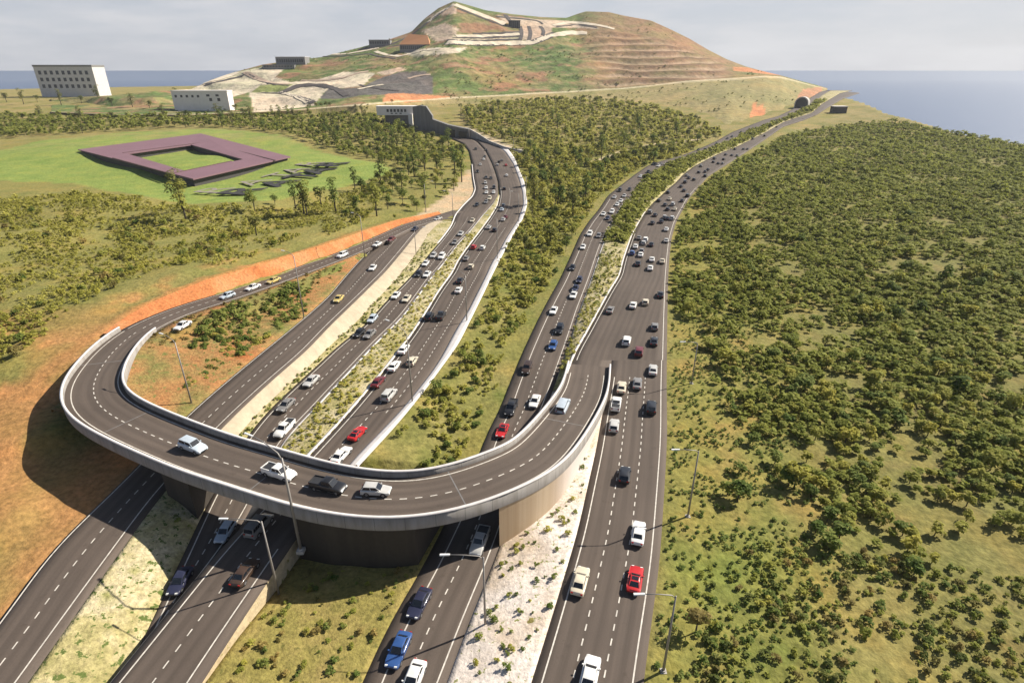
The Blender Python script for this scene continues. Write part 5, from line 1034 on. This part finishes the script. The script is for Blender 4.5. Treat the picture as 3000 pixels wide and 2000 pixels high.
for key, L in TRAFFIC.items():
    placed = sorted(L, key=lambda q: -q[1]); n_of = {}
    tot = {}
    for q in placed: tot[(q[2], q[3])] = tot.get((q[2], q[3]), 0) + 1
    for x, y, kind, colr_ in placed:
        loc, rz = on_road(key, x, y); n_of[(kind, colr_)] = n_of.get((kind, colr_), 0) + 1
        txt = COLTXT.get(colr_, colr_) + ' ' + KINDTXT[kind]
        lab = (txt + ' ' + ROADTXT[key] if tot[(kind, colr_)] == 1 else ORD[n_of[(kind, colr_)] - 1] + ' ' + txt + ' from the near end ' + ROADTXT[key])
        pitch = 0.0
        if key == 'ramp': pitch = -.10
        put_car(kind, colr_, loc, rz, lab, 'vehicles on the roads', y < 690, pitch)
FARTXT = {'main': 'distant traffic on the wide road', 'road2': 'distant traffic on the two-lane road', 'road4': 'queue left of the thin barrier line', 'road3': 'thin traffic near the white apron bend'}
FAR = {'main': [(1955, 640, 'black'), (1937, 649, 'black'), (1969, 640, 'silver'), (1947, 636, 'silver'), (1911, 653, 'black'), (1919, 630, 'black'), (1904, 622, 'grey'), (1956, 613, 'black'), (1977, 613, 'cream'), (1948, 600, 'black'), (1971, 599, 'silver'), (1930, 588, 'black'), (1962, 583, 'cream'), (1998, 588, 'black'), (2014, 574, 'black'), (1957, 564, 'black'), (2004, 558, 'black'), (1995, 546, 'black'), (2007, 534, 'black'), (2033, 526, 'black'), (2018, 521, 'black'), (2012, 514, 'grey'), (2066, 516, 'black'), (2047, 505, 'black'), (2066, 503, 'black'), (2074, 497, 'black'), (2054, 487, 'grey'), (2090, 475, 'black'), (2104, 479, 'black'), (2117, 479, 'grey'), (2093, 465, 'black'), (2120, 467, 'black'), (2126, 453, 'black'), (2144, 455, 'black'), (2160, 457, 'grey'), (2153, 437, 'black'), (2178, 437, 'black'), (2190, 437, 'black'), (2206, 407, 'grey'), (2240, 398, 'black'), (2275, 372, 'black')],
       'road2': [(1780, 639, 'navy'), (1768, 627, 'white'), (1793, 621, 'white'), (1808, 600, 'white'), (1819, 589, 'white'), (1800, 578, 'silver'), (1816, 558, 'black'), (1844, 555, 'black'), (1829, 574, 'silver'), (1905, 511, 'black'), (1899, 504, 'black'), (1876, 517, 'white'), (1890, 519, 'white'), (1929, 486, 'white'), (1919, 482, 'black'), (1913, 481, 'black'), (1936, 481, 'grey'), (1950, 481, 'cream'), (1981, 471, 'black'), (1992, 465, 'navy'), (2034, 453, 'cream'), (2046, 439, 'black'), (2065, 439, 'black'), (2082, 435, 'black'), (2099, 421, 'black'), (2131, 406, 'black'), (2145, 400, 'grey'), (2170, 388, 'black')],
       'road4': [(1397, 600, 'black'), (1424, 592, 'grey'), (1434, 582, 'cream'), (1446, 564, 'white'), (1425, 564, 'white'), (1424, 550, 'white'), (1447, 550, 'black'), (1422, 536, 'silver'), (1438, 522, 'black'), (1424, 520, 'black'), (1399, 503, 'black'), (1417, 467, 'white'), (1407, 482, 'silver'), (1420, 459, 'black'), (1394, 437, 'black'), (1424, 440, 'black')],
       'road3': [(1474, 643, 'silver'), (1470, 614, 'pale_blue'), (1475, 604, 'grey'), (1477, 553, 'black'), (1484, 514, 'white'), (1482, 484, 'red'), (1461, 475, 'black'), (1457, 483, 'white'), (1470, 470, 'grey')]}
for key, L in FAR.items():
    cc = {}
    for q in L: cc[q[2]] = cc.get(q[2], 0) + 1
    for k_, (x, y, colr_) in enumerate(L):
        loc, rz = on_road(key, x, y); kd = ('sedan', 'hatch', 'suv', 'sedan')[(k_*7) % 4]
        put_car(kd, colr_, loc, rz, 'tiny ' + COLTXT.get(colr_, colr_) + ' car in the ' + FARTXT[key], 'tiny ' + COLTXT.get(colr_, colr_) + ' cars in the ' + FARTXT[key] if cc[colr_] > 1 else 'distant cars', True)

# ------------------------------------------------------------------ lamp posts
def lamp(base, top_h, ang, arm, label, z=None, rise=.9, thick=1.0, xyz=None):
    q = at_land(*base, 0) if xyz is None else np.array(xyz)
    o = thing('street_lamp', label, 'street lamp', q, 0, 'street lamps')
    H = top_h; d = np.array([math.cos(ang), math.sin(ang), 0])
    MB().tube([(0, 0, .25), (0, 0, H*.5), (0, 0, H)], [.16*thick, .125*thick, .085*thick], 10).build('pole', MAT['steel'], o, True)
    MB().tube([(0, 0, -.6), (0, 0, .28)], [.30*thick, .26*thick], 10).box(-.34*thick, .34*thick, -.34*thick, .34*thick, -.5, .06).build('base', MAT['concrete'], o)
    p = [np.array([0, 0, H - .35]), np.array([0, 0, H]) + d*arm*.12 + up*rise*.35, np.array([0, 0, H]) + d*arm*.55 + up*rise*.85, np.array([0, 0, H]) + d*arm + up*rise]
    MB().tube(p, [.07*thick, .06*thick, .055*thick, .05*thick], 8).build('arm', MAT['steel'], o, True)
    e = p[-1]; s = np.array([-d[1], d[0], 0]); L_ = 1.05*thick
    a, b = e - d*.1, e + d*L_
    bt = [a - s*.12 - up*.06, b - s*.17 - up*.06, b + s*.17 - up*.06, a + s*.12 - up*.06]; tp = [a - s*.10 + up*.08, b - s*.11 + up*.05, b + s*.11 + up*.05, a + s*.10 + up*.08]
    MB().hexa(bt, tp).build('lamp_head', MAT['lamp_white'], o)
for base, H, ang, arm, lab, kw in [((881, 1609), 15.5, math.radians(150), 5.2, 'tallest lamp post, rising in front of the flyover beside its dark abutment', dict(rise=1.6, thick=1.45)), ((820, 1752), 13.2, math.radians(178), 4.2, 'lamp post beside the brown SUV, its arm over the shaded road', dict(rise=.3)),
                          ((1422, 1838), 11.6, math.radians(180), 3.9, 'lamp post on the edge of the pale sand strip', dict(rise=.4)), ((1943, 1965), 11.6, math.radians(180), 3.3, 'lamp post at the bottom right beside the thin dry tree', dict(rise=.3)), ((2015, 1512), 11.8, math.radians(180), 2.8, 'lamp post on the grass right of the white sedan', dict(rise=.3)), ((2026, 1123), 9.5, math.radians(180), 2.6, 'lamp post on the verge where the mangrove wood steps back', dict(rise=.3)),
                          ((1209, 1184), 15.3, math.radians(140), 5.0, 'lamp post on the white concrete apron nearest the flyover', dict(rise=1.4)), ((1368, 946), 13.2, math.radians(150), 3.5, 'second lamp post along the white concrete apron from the flyover', {}), ((1457, 762), 14.5, math.radians(150), 3.5, 'third lamp post along the white concrete apron from the flyover', {}), ((1519, 654), 12.5, math.radians(150), 3.0, 'lamp post just below the bend of the white concrete apron', {}), ((1541, 591), 12.5, math.radians(170), 3.0, 'lamp post at the outermost bend of the white concrete apron', {}),
                          ((1328, 646), 12, math.radians(170), 3.0, 'lamp post at the pointed tip of the pale island', {}), ((1248, 621), 13, math.radians(0), 3.0, 'lamp post on the grass above the merging slip road', {}), ((1220, 757), 10.5, math.radians(0), 3.0, 'lamp post in the sandy strip beside the dark-blue sedan', {}), ((1069, 757), 14.5, math.radians(150), 3.0, 'lamp post at the tip where the two slip roads meet', {}), ((891, 933), 16.5, math.radians(150), 3.2, 'lamp post at the edge of the slip road above the green bushes', {}), ((563, 1187), 13.5, math.radians(150), 3.4, 'lamp post on the orange slope just behind the flyover', {}), ((1505, 462), 12.5, math.radians(170), 2.8, 'lamp post at the far end of the white concrete apron', {})]:
    lamp(base, H, ang, arm, lab, **kw)

# ------------------------------------------------------------------ lawn sign, buildings and tunnel
plain('roof_purple', (.185, .100, .122), .8, var=.08, vs=.05); plain('roof_gap', (.10, .055, .055), .9); plain('wall_dark', (.05, .045, .042), .8); plain('letter_dark', (.035, .032, .028), .7)
hb = thing('purple_roofed_hall', 'low hall with a flat purple roof built as a square ring on the lawn', 'hall', (0, 0, 0))
RZ = 6.4
def rp(x, y, z=RZ): q = P(x, y, z); return np.array([q[0], q[1], q[2]])
OU = [rp(851, 459), rp(566, 524), rp(228, 438), rp(588, 391)]; IN_ = [rp(712, 467), rp(540, 500), rp(372, 450), rp(560, 424)]
def ringmesh(o_, i_, z0, zt):
    n = 4; v = [(*q[:2], q[2]) for q in o_] + [(*q[:2], q[2]) for q in i_]
    return v, [(k_, n + k_, n + (k_ + 1) % n, (k_ + 1) % n) for k_ in range(n)]
v, f = ringmesh(OU, IN_, 0, 0)
m = MB(); v2 = [(x, y, z - .7) for x, y, z in v]; m.add(v, [q for q in f]); m.add(v2, [q[::-1] for q in f])
for k_ in range(4): a, b = k_, (k_ + 1) % 4; m.add([v[a], v[b], v2[b], v2[a]], [(0, 1, 2, 3)]); a, b = 4 + k_, 4 + (k_ + 1) % 4; m.add([v[a], v[b], v2[b], v2[a]], [(3, 2, 1, 0)])
m.build('roof', MAT['roof_purple'], hb)
cen = sum(OU)/4; sh = lambda q, k_, z: (cen[0] + (q[0] - cen[0])*k_, cen[1] + (q[1] - cen[1])*k_, z)
m = MB()
for A_, kk in ((OU, .97), (IN_, 1.06)):
    for k_ in range(4):
        a, b = sh(A_[k_], kk, 0), sh(A_[(k_ + 1) % 4], kk, 0); z0 = 1.0
        m.add([(a[0], a[1], z0), (b[0], b[1], z0), (b[0], b[1], v[0][2] - .68), (a[0], a[1], v[0][2] - .68)], [(0, 1, 2, 3)])
m.build('wall', MAT['wall_dark'], hb)
def groove(p, q, wd=.8):
    a, b = rp(*p, RZ + .30), rp(*q, RZ + .30); t = (b - a)[:2]/np.linalg.norm((b - a)[:2]); n = np.array([-t[1], t[0], 0])*wd/2
    MB().hexa([a - n - up*.5, b - n - up*.5, b + n - up*.5, a + n - up*.5], [a - n, b - n, b + n, a + n]).build('roof_gap', MAT['roof_gap'], hb)
groove((599, 416), (806, 469)); groove((678, 471), (500, 508)); groove((599, 416), (360, 447)); groove((500, 508), (330, 462))
plain('wall_pale', (.55, .53, .52), .8, var=.1, vs=.3); plain('wall_grey', (.20, .195, .19), .8, var=.1, vs=.2); plain('pane_dark', (.02, .02, .025), .3); plain('roof_orange', (.50, .23, .10), .8); plain('wall_white', (.72, .68, .66), .8, var=.08, vs=.2)
fd = bpy.data.curves.new('letter', 'FONT')
ps = [(705, 566), (790, 541), (858, 519), (912, 505), (970, 486)]
pb = [at_land(*q, 5.0) for q in ps]; dirv = pb[-1] - pb[0]; ta = math.atan2(dirv[1], dirv[0])
sg = thing('letter_sign', 'row of five dark raised letters lying on the lawn beside the purple roof', 'letter sign', tuple(pb[0]), ta)
plain('shadow_grey', (.24, .21, .17), .8)
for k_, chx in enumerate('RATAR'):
    for nm_, size_, dx_, ext_, mt_, off_ in (('letter', 23.0, -8.0, .20, 'letter_dark', .30), ('letter_shadow', 20.0, 9.0, .08, 'shadow_grey', -.1)):  # second row: flat grey copies added as the dark letters' shadows
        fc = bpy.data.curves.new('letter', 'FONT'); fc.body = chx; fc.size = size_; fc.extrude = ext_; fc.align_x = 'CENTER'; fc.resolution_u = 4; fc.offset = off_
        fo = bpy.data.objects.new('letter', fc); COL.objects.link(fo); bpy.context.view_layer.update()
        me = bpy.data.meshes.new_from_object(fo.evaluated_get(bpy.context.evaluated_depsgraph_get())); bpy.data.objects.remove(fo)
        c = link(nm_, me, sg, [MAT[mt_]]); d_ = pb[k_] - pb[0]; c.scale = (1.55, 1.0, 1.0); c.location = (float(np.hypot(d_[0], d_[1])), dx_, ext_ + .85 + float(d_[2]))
def block(name, label, cat, x0, y0, x1, y1, Y, depth, mat, wins=(), extra=None, down=3.0, yaw=0.0, roofm=None):
    """a building whose front fills the sight lines x0..x1, y0..y1 at ground distance Y; wins: (u0, v0, u1, v1) on its front"""
    tl, br = PD(x0, y0, Y), PD(x1, y1, Y); tr_ = PD(x1, y0, Y)
    W_, H_ = tr_[0] - tl[0], tl[2] - br[2]
    o = thing(name, label, cat, (tl[0], Y, br[2]), yaw)
    MB().box(0, W_, 0, depth, -down, H_).build('wall', MAT[mat], o)
    if roofm: MB().box(-.6, W_ + .6, -.6, depth + .6, H_, H_ + max(.5, H_*.07)).build('roof', MAT[roofm], o)
    for a, b, c, d in wins:
        f_ = MB().box(a*W_, c*W_, -.12, .05, (1 - d)*H_, (1 - b)*H_).build('window', MAT['pane_dark'], o)
    return o, W_, H_
def hy(x, y, dflt=1200):
    h_ = hit(x, y); return dflt if h_ is None else float(h_[1])
g4 = lambda u0, u1, n, v0, v1, fill=.6: [(u0 + (u1 - u0)*k_/n, v0, u0 + (u1 - u0)*(k_ + fill)/n, v1) for k_ in range(n)]
Yt = float(P(1207, 374, 1)[1])
o, W_, H_ = block('tunnel_building', 'white building with a row of square openings above the tunnel road', 'building', 1102, 313, 1216, 338, Yt + 14, 12, 'wall_white', g4(.26, .80, 6, .28, .62, .62) + g4(.36, .70, 3, .72, .84, .5), down=0, roofm='wall_white')
def wallpoly(name, label, cat, base, z0s, z1s, thick_, mat, group=None):
    """a wall along ground points; tops given as pixel rows above each base"""
    o = thing(name, label, cat, (0, 0, 0), 0, group); pts_ = [P(x, y, z) for (x, y), z in zip(base, z0s)]; tops = []
    for (x, y), q, yt in zip(base, pts_, z1s):
        tops.append(PD(x, yt, q[1])[2])
    V = []; back = np.array([0, thick_, 0])
    for q, t in zip(pts_, tops): V += [(q[0], q[1], q[2] - 2), (q[0], q[1], t), (q[0], q[1] + thick_, t), (q[0], q[1] + thick_, q[2] - 2)]
    n = len(pts_); Fq = [(4*k_ + j, 4*k_ + (j + 1) % 4, 4*k_ + 4 + (j + 1) % 4, 4*k_ + 4 + j) for k_ in range(n - 1) for j in range(4)]; Fq += [(3, 2, 1, 0), (4*n - 4, 4*n - 3, 4*n - 2, 4*n - 1)]
    link('wall', mesh('wall', V, [q[::-1] for q in Fq]), o, [MAT[mat]]); return o
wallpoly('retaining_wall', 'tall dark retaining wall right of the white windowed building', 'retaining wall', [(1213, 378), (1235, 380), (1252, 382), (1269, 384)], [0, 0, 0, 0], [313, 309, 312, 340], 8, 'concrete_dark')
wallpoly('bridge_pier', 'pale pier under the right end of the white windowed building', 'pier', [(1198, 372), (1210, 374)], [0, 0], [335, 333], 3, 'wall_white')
wallpoly('opening_shade', 'dark slab filling the shaded opening under the white windowed building', 'wall', [(1130, 366), (1198, 371)], [0, 0], [338, 337], 6, 'concrete_dark')  # solid dark slab stands in for the shade inside the opening
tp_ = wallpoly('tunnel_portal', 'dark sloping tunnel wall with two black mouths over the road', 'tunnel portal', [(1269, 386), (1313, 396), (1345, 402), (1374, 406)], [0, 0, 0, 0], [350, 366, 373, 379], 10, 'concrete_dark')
for (xa, xb, yt0, yb0) in [(1318, 1337, 379, 399), (1344, 1368, 384, 404)]:
    a, b = P(xa, yb0 - 1, 0), P(xb, yb0 + 1, 0); ht = PD(xa, yt0, a[1])[2]
    MB().hexa([(a[0], a[1] - .4, a[2] - 1), (b[0], b[1] - .4, b[2] - 1), (b[0], b[1] + .3, b[2] - 1), (a[0], a[1] + .3, a[2] - 1)], [(a[0], a[1] - .4, ht), (b[0], b[1] - .4, ht - .3), (b[0], b[1] + .3, ht - .3), (a[0], a[1] + .3, ht)]).build('tunnel_mouth', MAT['pane_dark'], tp_)
wallpoly('retaining_wall', 'long low wall with a pale top running right from the tunnel mouth', 'retaining wall', [(1376, 404), (1400, 408), (1434, 421), (1478, 437), (1530, 447), (1580, 456)], [0]*6, [378, 391, 413, 430, 441, 452], 3.5, 'concrete')
block('long_white_building', 'long white building with small square windows at the far left behind trees', 'building', 500, 268, 664, 304, 760, 14, 'wall_white', g4(.05, .55, 5, .30, .5, .4) + g4(.66, .95, 2, .55, .8, .35) + g4(.62, .95, 2, .25, .42, .35), down=14, roofm='wall_white')
block('pale_block', 'broad pale block standing against the sea at the far left', 'building', 96, 196, 268, 272, 980, 30, 'wall_pale', g4(.06, .96, 9, .15, .30, .5) + g4(.06, .96, 9, .42, .56, .5) + g4(.06, .96, 9, .68, .82, .5), down=20, roofm='wall_grey')
block('grey_hall', 'long grey hall with a white end on the left ridge of the hill', 'hall', 806, 168, 892, 188, hy(840, 190, 1150) - 6, 26, 'wall_grey', g4(.05, .95, 12, .25, .75, .7), down=8, roofm='wall_pale')
block('grey_slab_building', 'low dark slab building below the grey hall on the ridge', 'building', 768, 191, 862, 198, hy(820, 200, 1120) - 4, 14, 'wall_grey', g4(.04, .96, 10, .3, .8, .7), down=8, roofm='wall_grey')
block('grey_hall', 'small grey hall high on the left ridge below the summit', 'hall', 1080, 118, 1142, 133, hy(1110, 135, 1230) - 4, 20, 'wall_grey', g4(.05, .95, 8, .25, .75, .7), down=10, roofm='wall_grey')
o, W_, H_ = block('orange_roofed_hall', 'grey hall with a pitched orange roof on the hill shoulder', 'hall', 1170, 131, 1258, 147, hy(1210, 150, 1150) - 3, 26, 'wall_grey', g4(.03, .97, 14, .2, .85, .7), down=6)
m = MB(); m.add([(-1, -1.5, H_), (W_ + 1, -1.5, H_), (W_*.92, 13, H_ + 15), (W_*.30, 13, H_ + 17), (-1, 27, H_), (W_ + 1, 27, H_)], [(0, 1, 2, 3), (4, 3, 2, 5), (0, 3, 4), (1, 5, 2), (0, 4, 5, 1)]); m.build('roof', MAT['roof_orange'], o)
block('columned_block', 'small dark block with columns between terraces near the hilltop', 'building', 1490, 61, 1524, 77, hy(1505, 79, 1300) - 3, 14, 'wall_dark', [], down=4, roofm='wall_grey')
oo_ = [q for q in bpy.data.objects if q.name.startswith('columned_block')][0]
for k_ in range(6):
    tl, br = PD(1490, 61, oo_.location.y), PD(1524, 77, oo_.location.y); wcol = (br[0] - tl[0])
    MB().box(wcol*(k_ + .1)/6, wcol*(k_ + .28)/6, -1.2, -.4, -4, tl[2] - br[2]).build('column', MAT['wall_grey'], oo_)
# roadside cave and hut near the far right bend
qh = P(2462, 330, 0); block('dark_hut', 'dark hut with a white roof strip beside the far right road', 'hut', 2446, 313, 2484, 333, qh[1], 10, 'wall_dark', [], down=3, roofm='wall_white')

hs_ = []
for _ in range(5200):
    x, y = rng.uniform(560, 2330), rng.uniform(20, 330); q = hit(x, y)
    if q is None: continue
    if fbm(q[0], q[1], 120, 5) + rng.uniform(-.25, .25) < .12: continue
    if 1740 < x < 2150 and y < 240 and rng.random() < .7: continue
    if any(inpoly(pg, np.array([x]), np.array([y]))[0] for pg in ([(520, 330), (520, 240), (860, 195), (1000, 205), (1290, 200), (1290, 300), (925, 312)], [(1230, 110), (1300, 30), (1760, 60), (1720, 110), (1560, 135), (1300, 135)])): continue
    hs_.append(q)
hs_ = np.array(hs_); stuff('hill_scrub', 'bush', hs_, rng.uniform(.6, 2.0, len(hs_)), 'leaf_dark', 'dark low scrub speckling the slopes of the hill')
cv = thing('tunnel_portal', 'dark arched tunnel mouth in the hillside beside the far right road', 'tunnel portal', PD(2346, 313, P(2346, 314, 0)[1] - 6), math.radians(-35))
sc0 = np.linalg.norm(PD(2362, 313, 800)[:1] - PD(2330, 313, 800)[:1])*float(cv.location.y)/800; hh = sc0*.75
arch = [(-sc0/2, -3)] + [(-sc0/2*math.cos(t), hh*.35 + hh*.65*math.sin(t)) for t in np.linspace(0, math.pi, 13)] + [(sc0/2, -3)]
MB().hexa([(x, 0, z) for x, z in arch], [(x*1.0, 14, z) for x, z in arch]).build('tunnel_mouth', MAT['pane_dark'], cv)
ring = [(x*1.16, z*1.12) for x, z in arch]; n = len(arch)
MB().add([(x, -.4, z) for x, z in arch] + [(x, -.4, z) for x, z in ring] + [(x, 12, z) for x, z in ring], [(i, i + 1, n + i + 1, n + i) for i in range(n - 1)] + [(n + i, n + i + 1, 2*n + i + 1, 2*n + i) for i in range(n - 1)]).build('portal_ring', MAT['concrete'], cv)

# ------------------------------------------------------------------ air
m = bpy.data.materials.new('haze'); m.use_nodes = True; t = m.node_tree; t.nodes.clear()
oo2 = t.nodes.new('ShaderNodeOutputMaterial'); pv = t.nodes.new('ShaderNodeVolumePrincipled'); pv.inputs['Density'].default_value = .00006; pv.inputs['Color'].default_value = (.86, .90, .97, 1); pv.inputs['Anisotropy'].default_value = .2
t.links.new(pv.outputs[0], oo2.inputs['Volume'])
hz = MB().box(-4500, 4500, -400, 6000, -100, 230).build('haze', m); hz['kind'] = 'stuff'; tag(hz, 'thin pale haze filling the air over the whole valley', 'haze')
